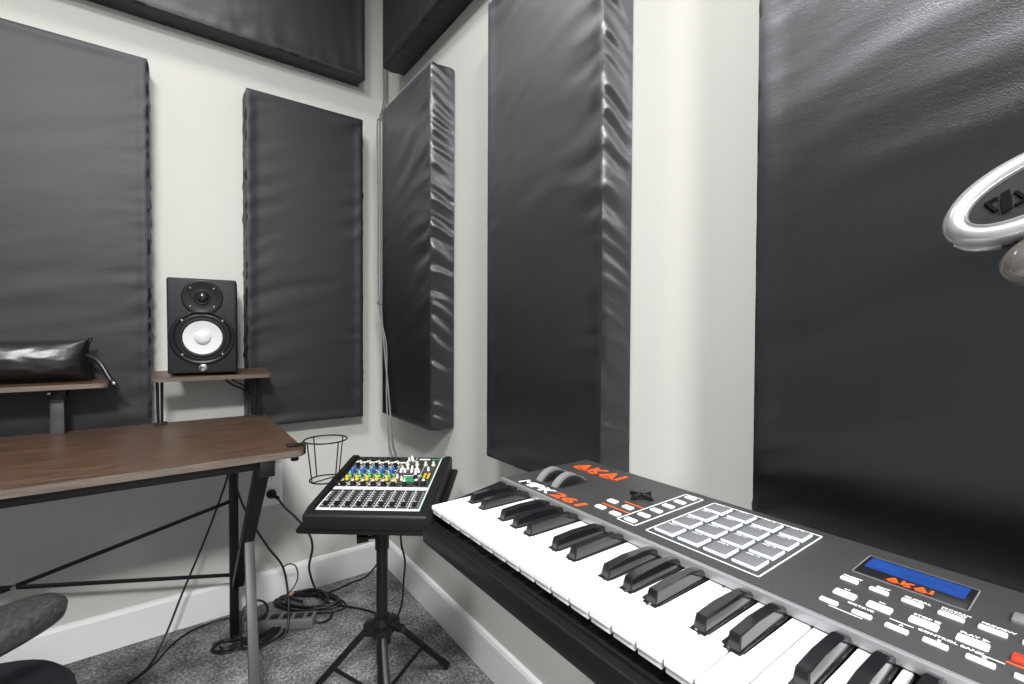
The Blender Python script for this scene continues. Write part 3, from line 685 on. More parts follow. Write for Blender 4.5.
# ---------------------------------------------------------------- MIDI keyboard
KY, KX, KZ = -1.447, -.510, .816
NW = 36; KW = .0235
kb = thing('midi_keyboard', 'long black MIDI keyboard with white keys, drum pads and a blue display', 'keyboard', (-.36, KY - NW * KW / 2, .755))
ko = Vector(kb.location)
def kl(x, y, z): return (x - ko.x, y - ko.y, z - ko.z)
KTOT = NW * KW; YE = KY - KTOT - .012; YS = KY + .014
def kbox(bm, x0, x1, y0, y1, z0, z1, bev=0., mi=0):
    return box(bm, kl((x0 + x1) / 2, (y0 + y1) / 2, (z0 + z1) / 2), (abs(x1 - x0), abs(y1 - y0), abs(z1 - z0)), bev, 2, None, mi)
bm = bmesh.new(); kbox(bm, -.516, -.212, YE, YS, .764, .789, .0025); obj('lower_case', bm, 'plastic', kb)
bm = bmesh.new(); kbox(bm, -.506, -.385, YE, YS, .7885, .7925); kbox(bm, -.470, -.385, YE, YS, .790, .800); obj('key_bed', bm, 'gloss_black', kb)
def cheek(y0, y1):
    bm = bmesh.new(); P = [(-.508, .788), (-.212, .788), (-.212, .826), (-.385, .8235), (-.392, .820), (-.508, .806)]
    a = [bm.verts.new(kl(x, y0, z)) for x, z in P]; b = [bm.verts.new(kl(x, y1, z)) for x, z in P]; n = len(P)
    bm.faces.new(a); bm.faces.new(b[::-1])
    for i in range(n): bm.faces.new((a[i], b[i], b[(i + 1) % n], a[(i + 1) % n]))
    bmesh.ops.bevel(bm, geom=list(bm.edges), offset=.001, segments=2, affect='EDGES'); obj('end_cheek', bm, 'plastic', kb)
cheek(KY + .0015, YS); cheek(YE, KY - KTOT - .0015)
bm = bmesh.new(); kbox(bm, -.383, -.212, YE, YS, .789, .8265, .0022); tp = obj('top_panel', bm, 'panel_grey', kb)
bm = bmesh.new(); P = [(-.3865, .8205), (-.3825, .8205), (-.3755, .8272), (-.3855, .8262)]
kbox(bm, -.3895, -.3835, YE, YS, .8175, .8266, .0008); obj('front_strip', bm, 'strip_grey', kb)['label'] = 'silver grey strip along the keys'
# white keys
BL = {0: .62, 1: .38, 3: .66, 4: .5, 5: .34}           # black key position after white key n (share of it to the left)
KL = .128
def white_key(n_):
    """local: x=0 front edge, +x back, y from 0 to -KW"""
    bm = bmesh.new(); g = .0008; zt = 0; zb = -.0205; bk = .0118; fl = .048
    left = n_ % 7 in (1, 2, 4, 5, 6); right = n_ % 7 in (0, 1, 3, 4, 5)
    l_in = 0; r_in = 0
    if left: l_in = {1: .38, 2: .62, 4: .34, 5: .5, 6: .66}[n_ % 7] * bk
    if right: r_in = {0: .38 + .0, 1: .62, 3: .34, 4: .5, 5: .66}[n_ % 7] * bk
    pts = [(0, -g), (fl, -g)]
    if left: pts += [(fl, -g - l_in - .0012)]
    pts += [(KL, -g - (l_in + .0012 if left else 0)), (KL, -KW + g + (r_in + .0012 if right else 0))]
    if right: pts += [(fl, -KW + g + r_in + .0012)]
    pts += [(fl, -KW + g), (0, -KW + g)]
    prism(bm, pts, zt - .0045, zt)
    top_edges = [e for e in bm.edges if all(v.co.z > -.0001 for v in e.verts)] + [e for e in bm.edges if all(v.co.x < .0001 for v in e.verts) and abs(e.verts[0].co.y - e.verts[1].co.y) < 1e-5]
    bmesh.ops.bevel(bm, geom=top_edges, offset=.0007, segments=2, affect='EDGES')
    # lower lip under the front, stepped back
    box(bm, (.0245, -KW / 2, -.0072), (.046, KW - .0030, .0062), .0006)
    return bm
wk = {}
for k in range(NW):
    n_ = k % 7 if k < 35 else 7
    L = kl(KX, KY - k * KW, KZ)
    key = n_
    if n_ == 7:
        bm = bmesh.new(); prism(bm, [(0, -.0005), (KL, -.0005), (KL, -KW + .0005), (0, -KW + .0005)], -.0045, 0); obj('white_key', bm, 'key_white', kb, loc=L)
    elif key not in wk: wk[key] = obj('white_key', white_key(n_), 'key_white', kb, loc=L)
    else: part_copy(wk[key], kb, L)
bkp = None
for k in range(NW - 1):
    if k % 7 in (2, 6): continue
    bk = .0118; frac = {0: .62, 1: .38, 3: .66, 4: .5, 5: .34}[k % 7]
    yc = KY - (k + 1) * KW - (.5 - frac) * bk
    if bkp is None:
        bm = bmesh.new(); w0, w1 = .0058, .0043
        # tapered body: base width w0, top width w1, sloping front
        sec = [(.0, w0, 0, -.006), (.0003, w0, 0, .0005), (.0050, w1, 0, .0105), (.012, w1, 0, .0112), (.050, w1, 0, .0108), (.064, w1, 0, .0088), (.080, w1 * 1., 0, .0030)]
        prof_top = [(.0035, .0112), (.050, .0115), (.060, .0105), (.070, .0065), (.080, .0015)]
        vb = []
        xs = [.0045, .012, .030, .052, .064, .071, .077, .082]; zs = [.0112, .0116, .0119, .0117, .0108, .0090, .0062, .0030]
        T1 = [bm.verts.new((x, w1, z)) for x, z in zip(xs, zs)]; T2 = [bm.verts.new((x, -w1, z)) for x, z in zip(xs, zs)]
        xb = [0] + xs[1:]; B1 = [bm.verts.new((x, w0, -.007)) for x in xb]; B2 = [bm.verts.new((x, -w0, -.007)) for x in xb]
        for i in range(len(xs) - 1):
            bm.faces.new((T1[i], T2[i], T2[i + 1], T1[i + 1])); bm.faces.new((T1[i], T1[i + 1], B1[i + 1], B1[i])); bm.faces.new((T2[i], B2[i], B2[i + 1], T2[i + 1]))
        bm.faces.new((T1[0], B1[0], B2[0], T2[0])); bm.faces.new((T1[-1], T2[-1], B2[-1], B1[-1]))
        es = [e for e in bm.edges if (e.verts[0] in T1 and e.verts[1] in T1) or (e.verts[0] in T2 and e.verts[1] in T2) or set(e.verts) == {T1[0], T2[0]} or set(e.verts) in ({T1[0], B1[0]}, {T2[0], B2[0]})]
        bmesh.ops.bevel(bm, geom=es, offset=.0009, segments=3, affect='EDGES')
        box(bm, (.0415, 0, -.0003), (.0850, .0130, .0018), .0003)
        bkp = obj('black_key', bm, 'key_black', kb, loc=kl(KX + .0455, yc, KZ), smooth=35)
    else: part_copy(bkp, kb, kl(KX + .0455, yc, KZ))
# control surface
PZ = .8266
def label_m(x, y, z=PZ): return T(*kl(x, y, z)) @ Matrix.Rotation(-PI / 2, 4, 'Z')
def raised(name, x, y, lx, ly, h, m_, bev=.0009, parent=None):
    bm = bmesh.new(); kbox(bm, x - lx / 2, x + lx / 2, y - ly / 2, y + ly / 2, PZ - .001, PZ + h, bev); return obj(name, bm, m_, parent or kb)
logo = bmesh.new()
def wordmark(name, x, y, width, height, z, dz, parent):
    o = fit_text('AKAI', x, y, width, height, z, dz, .0, .018, name, 'orange_print', parent, label_m)
    bm = bmesh.new(); bm.from_mesh(o.data); kbox(bm, x, x + height * .10, y - width, y, z, z + dz); bm.to_mesh(o.data); bm.free()
wordmark('maker_wordmark', -.2645, -1.4515, .0915, .0300, PZ, .0005, kb)
fit_text('MPK', -.3795, -1.4630, .0640, .0170, PZ, .0006, .15, .012, 'model_lettering', 'white_print', kb, label_m)
fit_text('261', -.3795, -1.5295, .0560, .0170, PZ, .0006, .15, .012, 'model_number', 'orange_print', kb, label_m)['label'] = 'orange number beside the white letters'
# wheels
for y in (-1.479, -1.512):
    bm = bmesh.new(); kbox(bm, -.359, -.289, y - .0125, y + .0100, PZ - .0003, PZ + .0004); obj('wheel_slot', bm, 'dark_slot', kb)
    N = 72; Rr = .036; cxw, czw = -.325, PZ - .0205
    bm = bmesh.new(); ro = []
    for yy in (y + .0065, y - .0040):
        rg = []
        for i in range(N):
            a = 2 * PI * i / N; r_ = Rr * (1 - .09 * math.exp(-((a - PI / 2 + .45) / .20) ** 2)); rg.append(bm.verts.new(kl(cxw + r_ * math.cos(a), yy, czw + r_ * math.sin(a))))
        ro.append(rg)
    for i in range(N):
        j = (i + 1) % N; bm.faces.new((ro[0][i], ro[0][j], ro[1][j], ro[1][i]))
    bm.faces.new(ro[0]); bm.faces.new(ro[1][::-1])
    bmesh.ops.bevel(bm, geom=[e for e in bm.edges if any(len(f.verts) > 4 for f in e.link_faces)], offset=.0010, segments=2, affect='EDGES')
    w = obj('control_wheel', bm, 'wheel_grey', kb, smooth=30)
    bm = bmesh.new(); lathe(bm, [(0, 0), (Rr * .90, 0), (Rr * .90, .0012), (0, .0012)], 48, T(*kl(cxw, y - .0035, czw)) @ Matrix.Rotation(PI / 2, 4, 'X'))
    hubd = obj('wheel_side', bm, 'dark_slot', w)
    bm = bmesh.new()
    for i in range(26):
        a = PI * .10 + PI * .80 * i / 25; x, z = cxw + Rr * .74 * math.cos(a), czw + Rr * .74 * math.sin(a)
        box(bm, (0, 0, 0), (.0015, .0060, Rr * .34), .0003, mtx=T(*kl(x, y - .0065, z)) @ Matrix.Rotation(-(a - PI / 2), 4, 'Y'))
    obj('grip_ribs', bm, 'rubber', w)
# four small buttons & red lines
for x, y in ((-.357, -1.601), (-.330, -1.597), (-.359, -1.626), (-.331, -1.622)): raised('control_button', x, y, .0090, .0130, .0018, 'button')
bm = bmesh.new(); kbox(bm, -.3455, -.3435, -1.636, -1.592, PZ, PZ + .0004); kbox(bm, -.3185, -.3165, -1.634, -1.606, PZ, PZ + .0004); obj('red_lines', bm, 'orange_print', kb)
# arrow joystick
bm = bmesh.new(); cxn, cyn = -.287, -1.608
prism(bm, [(kl(cxn + dx, cyn + dy, 0)[0], kl(cxn + dx, cyn + dy, 0)[1]) for dx, dy in ((.021, 0), (.006, -.007), (0, -.019), (-.006, -.007), (-.021, 0), (-.006, .007), (0, .019), (.006, .007))][::-1], PZ - ko.z, PZ - ko.z + .0032)
box(bm, kl(cxn, cyn, PZ + .002), (.034, .006, .006), .001); box(bm, kl(cxn, cyn, PZ + .002), (.006, .030, .006), .001)
nvp = obj('arrow_pad', bm, 'plastic', kb)
# framed strip with six buttons
def frame_(pts, w=.0011):
    bm = bmesh.new(); n = len(pts)
    for i in range(n):
        a = Vector(kl(*pts[i], PZ + .0002)); b = Vector(kl(*pts[(i + 1) % n], PZ + .0002)); d = (b - a).normalized() * w / 2
        bar(bm, a - d, b + d, w, .0005, (0, 0, 1), 0)
    return bm
obj('button_frame', frame_([(-.368, -1.6365), (-.230, -1.6365), (-.230, -1.6615), (-.368, -1.6615)]), 'white_print', kb)
for k in range(6): raised('control_button', -.3590 + k * .0240, -1.6490, .0085, .0140, .0018, 'button')
# pads
obj('pad_frame', frame_([(-.367, -1.6760), (-.229, -1.6760), (-.229, -1.7965), (-.367, -1.7965)]), 'white_print', kb)
pad0 = None
for i in range(4):
    for j in range(4):
        x, y = -.3465 + i * .0323, -1.6925 - j * .0288
        if pad0 is None:
            bm = bmesh.new(); box(bm, (0, 0, .0012), (.0262, .0240, .0040), .0018, 3); pad0 = obj('drum_pad', bm, 'pad_rim', kb, loc=kl(x, y, PZ))
            bm = bmesh.new(); box(bm, (0, 0, .0033), (.0236, .0212, .0008), .0003); obj('pad_surface', bm, 'pad', pad0)
        else: part_copy(pad0, kb, kl(x, y, PZ))
pads = [o for o in kb.children if o.name.startswith('drum_pad')]
for k, p_ in enumerate(pads):
    i, j = divmod(k, 4)
    bm = bmesh.new(); add_text(bm, 'PAD %d' % (i + 4 * j + 1), .0036, T(.0085, .0085, .0037) @ Matrix.Rotation(-PI / 2, 4, 'Z'), .0001, 1.1); obj('pad_number', bm, 'white_print', p_)
cap = [('PRESET', -.3040, -1.839), ('EDIT', -.3040, -1.863), ('GLOBAL', -.3035, -1.8815), ('PREVIEW', -.3010, -1.926), ('<<', -.3305, -1.848), ('>>', -.3305, -1.872), ('STOP \u25a0', -.3285, -1.893), ('PLAY \u25ba', -.3285, -1.919),
       ('A', -.3545, -1.8905), ('B', -.3545, -1.9115), ('C', -.3535, -1.9335), ('CONTROL BANK', -.3497, -1.900), ('OCTAVE', -.3512, -1.857)]
for s, x, y in cap:
    bm = bmesh.new(); add_text(bm, s, .0040 if len(s) > 2 else .0034, label_m(x + .0022, y), .0001, 1.1, bold=.00008); obj('caption', bm, 'white_print', kb)
for s, x in (('PROGRAM', -.2970), ('CHANGE', -.3005)):
    bm = bmesh.new(); add_text(bm, s, .0034, label_m(x, -1.9035), .0001, 1.05); obj('caption', bm, 'white_print', kb)
for k in range(6):
    bm = bmesh.new(); add_text(bm, ('ROLL', 'FULL', '16 LEV', 'BANK', 'SWING', 'TIME')[k][:4], .0026, label_m(-.3530 + k * .0240, -1.6420), .0001, 1.1); obj('caption', bm, 'white_print', kb) if False else bm.free()
for x, y0, y1 in ((-.3478, -1.898, -1.884), (-.3478, -1.944, -1.930), (-.3655, -1.872, -1.850)):
    bm = bmesh.new(); kbox(bm, x - .0004, x + .0004, y0, y1, PZ, PZ + .0003); obj('caption_rule', bm, 'white_print', kb)
# display
bm = bmesh.new(); kbox(bm, -.2865, -.2400, -1.9160, -1.8420, PZ - .0005, PZ + .0008, .0006); ds = obj('display', bm, 'gloss_black', kb)
obj('display_frame', frame_([(-.2872, -1.8410), (-.2390, -1.8410), (-.2390, -1.9170), (-.2872, -1.9170)], .0008), 'strip_grey', ds)
bm = bmesh.new(); kbox(bm, -.2690, -.2435, -1.9120, -1.8450, PZ + .0007, PZ + .0011); obj('lit_screen', bm, 'lcd', ds)['label'] = 'lit blue screen'
wordmark('display_wordmark', -.2842, -1.8640, .0310, .0100, PZ + .0009, .0004, ds)
for x, y, m_, lx, ly in [(-.3090, -1.846, 'button', .0055, .0130), (-.3095, -1.867, 'button', .0055, .0130), (-.309, -1.8885, 'button', .0055, .0135), (-.308, -1.911, 'button', .0055, .0150), (-.307, -1.933, 'button_warm', .0060, .0150), (-.307, -1.955, 'button_warm', .006, .015),
                 (-.338, -1.852, 'button_warm', .0095, .0150), (-.338, -1.875, 'button_warm', .0095, .0155), (-.336, -1.901, 'button_warm', .0095, .0165), (-.336, -1.927, 'button_warm', .0095, .0165),
                 (-.360, -1.848, 'button', .0055, .0125), (-.360, -1.870, 'button', .0055, .0125), (-.360, -1.891, 'button', .0055, .0135), (-.359, -1.912, 'button', .0055, .0135), (-.358, -1.934, 'button', .0055, .0140),
                 (-.334, -1.953, 'red', .0110, .0150), (-.358, -1.956, 'button', .0055, .0140)]:
    b_ = raised('control_button', x, y, lx, ly, .0018, m_)
    if m_ == 'red': b_['label'] = 'red record button'
b_ = raised('arrow_button', -.272, -1.950, .016, .022, .0030, 'wheel_grey')
bm = bmesh.new(); add_text(bm, '<', .008, label_m(-.274, -1.944, PZ + .0031), .0001); obj('arrow_mark', bm, 'white_print', b_)
bm = bmesh.new(); kbox(bm, -.3445, -.3430, -1.962, -1.944, PZ, PZ + .0004); obj('red_lines', bm, 'orange_print', kb)
# knobs and sliders of the right end, beyond the photo's edge
for i in range(8):
    bm = bmesh.new(); lathe(bm, [(0, 0), (.0085, 0), (.0080, .014), (.0065, .0155), (0, .0155)], 24, T(*kl(-.245, -2.005 - i * .034, PZ))); obj('rotary_knob', bm, 'plastic', kb)
    bm = bmesh.new(); kbox(bm, -.3600, -.2900, -2.006 - i * .034, -2.004 - i * .034, PZ, PZ + .0004); f_ = obj('slider_track', bm, 'dark_slot', kb)
    bm = bmesh.new(); kbox(bm, -.3450, -.3250, -2.0105 - i * .034, -1.9995 - i * .034, PZ + .0003, PZ + .010, .0015); obj('slider_cap', bm, 'plastic', f_)

# keyboard stand : table-style, its near leg frame lies beyond the photo's edge
ks = thing('keyboard_stand', 'black steel stand carrying the far right end of the keyboard', 'stand', (-.36, -2.02, 0))
def kk(x, y, z): return (x + .36, y + 2.02, z)
for y in (-2.20, -2.26):
    pass
bm = bmesh.new(); bar(bm, kk(-.46, -1.98, .746), kk(-.46, -2.285, .746), .034, .034); bar(bm, kk(-.26, -1.55, .746), kk(-.26, -2.285, .746), .034, .034); obj('top_rail', bm, 'steel', ks)
bm = bmesh.new(); bar(bm, kk(-.49, -2.12, .712), kk(-.23, -2.12, .712), .034, .034, (0, 0, 1)); obj('cross_rail', bm, 'steel', ks)
bm = bmesh.new(); bar(bm, kk(-.36, -2.12, .03), kk(-.36, -2.12, .696), .05, .05, (0, 1, 0), .004); obj('column', bm, 'steel', ks)
for y in (-1.86, -2.26):
    pass
bm = bmesh.new(); bar(bm, kk(-.60, -2.12, .019), kk(-.12, -2.12, .019), .05, .034); bar(bm, kk(-.36, -2.06, .019), kk(-.36, -2.32, .019), .05, .034); obj('base_foot', bm, 'steel', ks)

# ---------------------------------------------------------------- office chair
CX, CY = -1.125, -1.070
oc = thing('office_chair', 'black office chair with a scuffed armrest at the lower left edge', 'chair', (CX, CY, 0))
bm = bmesh.new(); N = 48; rings = []
prof = [(0, .498), (.55, .502), (.80, .499), (.93, .490), (.985, .474), (1., .455), (.97, .438), (.90, .430), (0, .428)]
for r, z in prof:
    if r == 0: rings.append([bm.verts.new((0, 0, z))]); continue
    rg = []
    for i in range(N):
        a = 2 * PI * i / N; e = 2 / 3.2; c, s = math.cos(a), math.sin(a)
        rg.append(bm.verts.new((.225 * r * math.copysign(abs(c) ** e, c), .215 * r * math.copysign(abs(s) ** e, s), z + .010 * (1 - abs(c)) * 0)))
    rings.append(rg)
for a, b in zip(rings, rings[1:]):
    for i in range(N):
        j = (i + 1) % N
        if len(a) == 1: bm.faces.new((a[0], b[i], b[j]))
        elif len(b) == 1: bm.faces.new((a[i], a[j], b[0]))
        else: bm.faces.new((a[i], a[j], b[j], b[i]))
obj('seat', bm, 'mesh_fabric', oc, smooth=180)
def arm(x, y, ang, flip):
    bm = bmesh.new(); prof = [(0, .0), (.55, 0), (.80, -.001), (.93, -.005), (1, -.013), (.98, -.024), (.93, -.031), (0, -.033)]
    rings = []
    for r, z in prof:
        if r == 0: rings.append([bm.verts.new((0, 0, z))]); continue
        rg = []
        for i in range(N):
            a = 2 * PI * i / N; c, s = math.cos(a), math.sin(a); e = 2 / 2.6
            rg.append(bm.verts.new((.140 * (1 - (1 - r) * .38) * math.copysign(abs(c) ** e, c) if r < 1 else .140 * math.copysign(abs(c) ** e, c), .052 * r * math.copysign(abs(s) ** e, s), z)))
        rings.append(rg)
    for a, b in zip(rings, rings[1:]):
        for i in range(N):
            j = (i + 1) % N
            if len(a) == 1: bm.faces.new((a[0], b[i], b[j]))
            elif len(b) == 1: bm.faces.new((a[i], a[j], b[0]))
            else: bm.faces.new((a[i], a[j], b[j], b[i]))
    p = obj('armrest', bm, 'chair_pad', oc, loc=(x - CX, y - CY, .632), rot=(0, 0, ang), smooth=180); p['label'] = 'scuffed black armrest pad'
    bm = bmesh.new(); x1, y1 = (x - CX), (y - CY)
    bar(bm, (x1, y1, .590), (x1 * .9, y1 * .9, .44), .035, .020, (1, 0, 0), .004); bar(bm, (x1 * .9, y1 * .9, .432), (0, 0, .420), .04, .016, (0, 0, 1), .004); obj('arm_support', bm, 'plastic', oc)
AA = math.radians(42)
arm(-1.028, -1.075, AA, 1); arm(-1.345, -.880, AA, -1)
bm = bmesh.new(); cyl(bm, (0, 0, .09), (0, 0, .43), .026, 20); obj('gas_column', bm, 'plastic', oc)
bm = bmesh.new(); lathe(bm, [(0, .075), (.045, .075), (.045, .115), (.03, .125), (0, .125)], 24)
for k in range(5):
    a = math.radians(72 * k + 200); c, s = math.cos(a), math.sin(a); bar(bm, (.03 * c, .03 * s, .100), (.24 * c, .24 * s, .075), .038, .026, (0, 0, 1), .006)
obj('star_base', bm, 'plastic', oc)
for k in range(5):
    a = math.radians(72 * k + 200); c, s = math.cos(a), math.sin(a); p = Vector((.235 * c, .235 * s, .028)); t = Vector((-s, c, 0)); bm = bmesh.new()
    cyl(bm, p - t * .022, p - t * .006, .028, 20); cyl(bm, p + t * .006, p + t * .022, .028, 20); cyl(bm, p + Vector((0, 0, .0)), p + Vector((0, 0, .045)), .008, 10); obj('caster', bm, 'rubber', oc)
# backrest, on the side away from the desk
bm = bmesh.new(); bx = Vector((-.20, -.18, 0)).normalized(); tx = Vector((-bx.y, bx.x, 0)); G = []
for s_ in (0, 1):
    g = []
    for i in range(17):
        row = []
        for j in range(17):
            u = i / 16 * 2 - 1; v = j / 16; w_ = .20 * (1 - .25 * abs(v - .45) ** 2 * 2) * (1 - .35 * max(0, v - .85) / .15)
            d = .235 + .02 * math.sin(v * PI) - .05 * u * u + .02 * s_
            row.append(bm.verts.new(bx * d + tx * u * w_ + Vector((0, 0, .53 + .40 * v))))
        g.append(row)
    G.append(g)
for g in G:
    for i in range(16):
        for j in range(16): bm.faces.new((g[i][j], g[i + 1][j], g[i + 1][j + 1], g[i][j + 1]))
for i in range(16):
    for j in (0, 16): bm.faces.new((G[0][i][j], G[0][i + 1][j], G[1][i + 1][j], G[1][i][j])); bm.faces.new((G[0][j][i], G[0][j][i + 1], G[1][j][i + 1], G[1][j][i]))
obj('backrest', bm, 'mesh_fabric', oc, smooth=60)
bm = bmesh.new(); bar(bm, bx * .10 + Vector((0, 0, .425)), bx * .255 + Vector((0, 0, .425)), .05, .02, (0, 0, 1), .004); bar(bm, bx * .255 + Vector((0, 0, .42)), bx * .268 + Vector((0, 0, .68)), .05, .018, bx, .004); obj('back_support', bm, 'plastic', oc)

# ---------------------------------------------------------------- headphones
CAM = Vector((-.783, -1.9919, 1.04))
RR = Vector((0.804085, -0.594499, 0.00436)); DD = Vector((-0.006936, -0.016714, -0.999836)); FF = Vector((0.594475, 0.803923, -0.017563))
hc = Vector((-.3290, -1.9510, 1.1390))                       # centre of the near ear cup's face
view = (hc - CAM).normalized()
e1 = Vector((.2, -.10, .0)) ; e1 = (RR * .875 - DD * .485 + FF * .0).normalized()
e1 = (e1 - view * e1.dot(view) * .6).normalized()
up_ = view.cross(e1).normalized()
if up_.z < 0: up_ = -up_
nrm = (-view * .93 + up_ * .36).normalized(); nrm = (nrm - e1 * nrm.dot(e1)).normalized()
e2 = nrm.cross(e1).normalized()
if e2.z < 0: e2 = -e2; 
HM = Matrix((e1, e2, e1.cross(e2))).transposed().to_4x4()
sgn = 1 if e1.cross(e2).dot(nrm) > 0 else -1
hp = thing('headphones', 'silver and black headphones hanging above the keyboard at the right edge', 'headphones', mtx=Matrix.Translation(hc) @ HM)
def ell(bm, prof, a, b, n=64, mi=0, off=(0, 0), ex=2.0):
    """prof (scale, z, inset) rings of an ellipse a x b; z along the outward normal"""
    rings = []
    for p in prof:
        ins, z = p[0], p[1] * sgn
        if ins is None: rings.append([bm.verts.new((off[0], off[1], z))]); continue
        aa, bb = a - ins, b - ins; rg = []
        for i in range(n):
            t = 2 * PI * i / n; c, s = math.cos(t), math.sin(t); e = 2 / ex
            rg.append(bm.verts.new((off[0] + aa * math.copysign(abs(c) ** e, c), off[1] + bb * math.copysign(abs(s) ** e, s), z)))
        rings.append(rg)
    for A, B in zip(rings, rings[1:]):
        for i in range(n):
            j = (i + 1) % n
            if len(A) == 1: f = bm.faces.new((A[0], B[i], B[j]))
            elif len(B) == 1: f = bm.faces.new((A[i], A[j], B[0]))
            else: f = bm.faces.new((A[i], A[j], B[j], B[i]))
            f.material_index = mi
EA, EB = .050, .0270
def cup(parent, flip=1, zoff=0.):
    s = flip
    z = lambda v: zoff + s * v
    bm = bmesh.new(); ell(bm, [(.0, z(-.014)), (-.001, z(-.010)), (.0, z(-.005)), (.002, z(-.0015)), (.0055, z(.0)), (.0085, z(-.0006)), (.0105, z(-.0022))], EA, EB); c = obj('ear_cup_shell', bm, 'silver', parent, smooth=60)
    bm = bmesh.new(); ell(bm, [(.0102, z(-.0022)), (.0108, z(-.0008)), (.0116, z(-.0006)), (.0126, z(-.0028))], EA, EB, off=(.0, 0)); obj('inner_rim', bm, 'silver', c, smooth=60)
    bm = bmesh.new(); ell(bm, [(.0120, z(-.0028)), (.018, z(-.0020)), (None, z(-.0010))], EA, EB); pl_ = obj('ear_plate', bm, 'ear_plate', c, smooth=60)
    if s > 0:
        bm = bmesh.new()
        q = lambda pts: prism(bm, pts, sgn * -.0012, sgn * .0002)
        sk = lambda pts: [(x * .0085 - .017, y * .0062) for x, y in pts]
        q(sk([(-1, 1), (-.15, 1), (-.15, .75), (-.75, .75), (-.75, -.45), (-1, -.45)])); q(sk([(1, -1), (.15, -1), (.15, -.75), (.75, -.75), (.75, .45), (1, .45)]))
        q(sk([(.15, 1), (.75, 1), (.30, -.2), (-.15, -1), (-.75, -1), (-.30, .2)]))
        obj('emblem', bm, mat('emblem_black', (.004, .004, .004), .8, spec=.05), pl_)
    bm = bmesh.new(); ell(bm, [(.000, z(-.013)), (.003, z(-.018)), (.009, z(-.024))], EA, EB, off=(.012, -.007)); obj('rear_housing', bm, 'grey_shell', c, smooth=60)
    bm = bmesh.new(); ell(bm, [(.011, z(-.021)), (.0085, z(-.023)), (.008, z(-.030)), (.010, z(-.037)), (.015, z(-.040)), (.019, z(-.036)), (.021, z(-.028)), (None, z(-.028))], EA, EB, ex=2.2, off=(.014, -.009)); obj('ear_cushion', bm, 'leather', c, smooth=60)
    return c
cup(hp, 1, 0.)
c2 = cup(hp, -1, -.125); c2.location = (.075, .01, 0)
# underside details of the near cup: a polished lip and the clear hinge with brass contacts
bm = bmesh.new(); tube(bm, [(-.0480, -.0040, sgn * -.013), (-.0455, -.0110, sgn * -.013), (-.0400, -.0160, sgn * -.013), (-.0330, -.0195, sgn * -.014)], .0030, 10); obj('polished_lip', bm, 'silver', hp, smooth=80)
HB = (.0, .0)
bm = bmesh.new(); pts = [(.060, -.008, sgn * -.016)]
arcp = []
for i in range(25):
    t = PI * i / 24; arcp.append((.050 + .095 * math.sin(t), .02 * math.sin(t), sgn * (-.0625 + .0485 * math.cos(t))))
tube(bm, arcp, .006, 12, 2); obj('headband', bm, 'plastic_soft', hp, smooth=80)
bm = bmesh.new()
kc = Vector((-.0250, -.0400, sgn * -.013))
vs = lathe(bm, [(0, -.012), (.010, -.012), (.0145, -.008), (.0155, 0), (.0135, .008), (.008, .0115), (0, .012)], 28, Matrix.Translation(kc) @ Matrix.Diagonal((1.35, 1, 1, 1)))
obj('hinge_cover', bm, 'clear', hp, smooth=80)
bm = bmesh.new(); bar(bm, kc + Vector((.012, .006, 0)), (.004, -.020, sgn * -.017), .016, .007, (0, 0, 1), .002); obj('hinge_arm', bm, 'plastic', hp)
bm = bmesh.new()
for k in range(3): box(bm, kc + Vector((.008, -.004 + k * .005, sgn * -.001)), (.016, .0028, .004), .001)
obj('brass_contacts', bm, 'brass', hp)

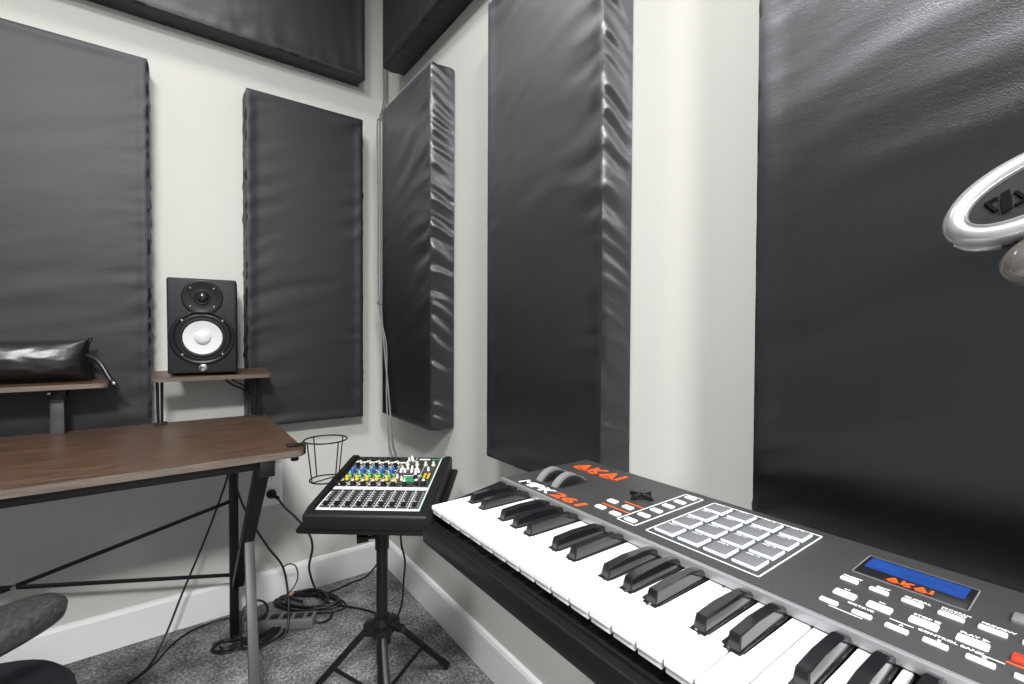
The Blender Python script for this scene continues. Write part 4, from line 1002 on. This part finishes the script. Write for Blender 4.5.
# microphone-style stand with arm that carries the headphones, beyond the photo's right edge
hs = thing('headphone_stand', 'black stand with a side arm the headphones hang on', 'stand', (-.62, -2.52, 0))
hk = Matrix.Translation(hc) @ HM
apex = hk @ Vector((.143, .018, sgn * -.0625))
ap = apex - Vector(hs.location)
bm = bmesh.new(); lathe(bm, [(0, 0), (.13, 0), (.13, .012), (.12, .018), (.02, .024), (0, .024)], 40); obj('base', bm, 'steel', hs)
bm = bmesh.new(); cyl(bm, (0, 0, .02), (0, 0, 1.28), .010, 16); obj('pole', bm, 'steel', hs)
bm = bmesh.new(); tube(bm, [(0, 0, 1.24), (ap.x * .5, ap.y * .5, 1.24), (ap.x, ap.y, ap.z - .012), (ap.x * 1.12, ap.y * 1.12, ap.z - .010), (ap.x * 1.15, ap.y * 1.15, ap.z + .015)], .006, 10); obj('arm', bm, 'steel', hs, smooth=80)

# ---------------------------------------------------------------- ceiling light and illumination
def area(name, loc, sx, sy, power, color=(1, 1, 1)):
    l = bpy.data.lights.new(name, 'AREA'); l.shape = 'RECTANGLE'; l.size = sx; l.size_y = sy; l.energy = power; l.color = color
    o = bpy.data.objects.new(name, l); COL.objects.link(o); o.location = loc; return o
for lab, x, y, p, sz in (('square white ceiling light above the keyboard end of the room', -1.30, -1.95, 33, .40), ('square white ceiling light farther back in the room, away from the desk', -1.25, -3.75, 120, .45), ('small square added fill light near the room corner above the desk', -.78, -.62, 4, .22)):  # the third is an added fill to brighten the right-wall panel tops
    cl = thing('ceiling_light', lab, 'ceiling light', (x, y, ZC))
    bm = bmesh.new(); box(bm, (0, 0, -.012), (sz + .04, sz + .04, .024), .003); obj('frame', bm, 'base', cl)
    bm = bmesh.new(); box(bm, (0, 0, -.0255), (sz, sz, .003)); obj('diffuser', bm, 'lamp_glow', cl)
    area('ceiling_lamp', (x, y, ZC - .032), sz, sz, p, (1, .995, .985))
w = bpy.data.worlds.new('world'); SC.world = w; w.use_nodes = True
w.node_tree.nodes['Background'].inputs['Color'].default_value = (.8, .85, .9, 1); w.node_tree.nodes['Background'].inputs['Strength'].default_value = .2

# ---------------------------------------------------------------- camera
cam = bpy.data.cameras.new('camera'); co_ = bpy.data.objects.new('camera', cam); COL.objects.link(co_)
cam.sensor_width = 36.; cam.lens = 463.04 / 1024 * 36.; cam.clip_start = .02
R = Matrix((RR, -DD, -FF)).transposed().to_4x4()
co_.matrix_world = Matrix.Translation(CAM) @ R
SC.camera = co_
SC.view_settings.view_transform = 'Standard'; SC.view_settings.look = 'None'; SC.view_settings.gamma = 1.; SC.view_settings.exposure = .76
SC.view_settings.use_curve_mapping = False
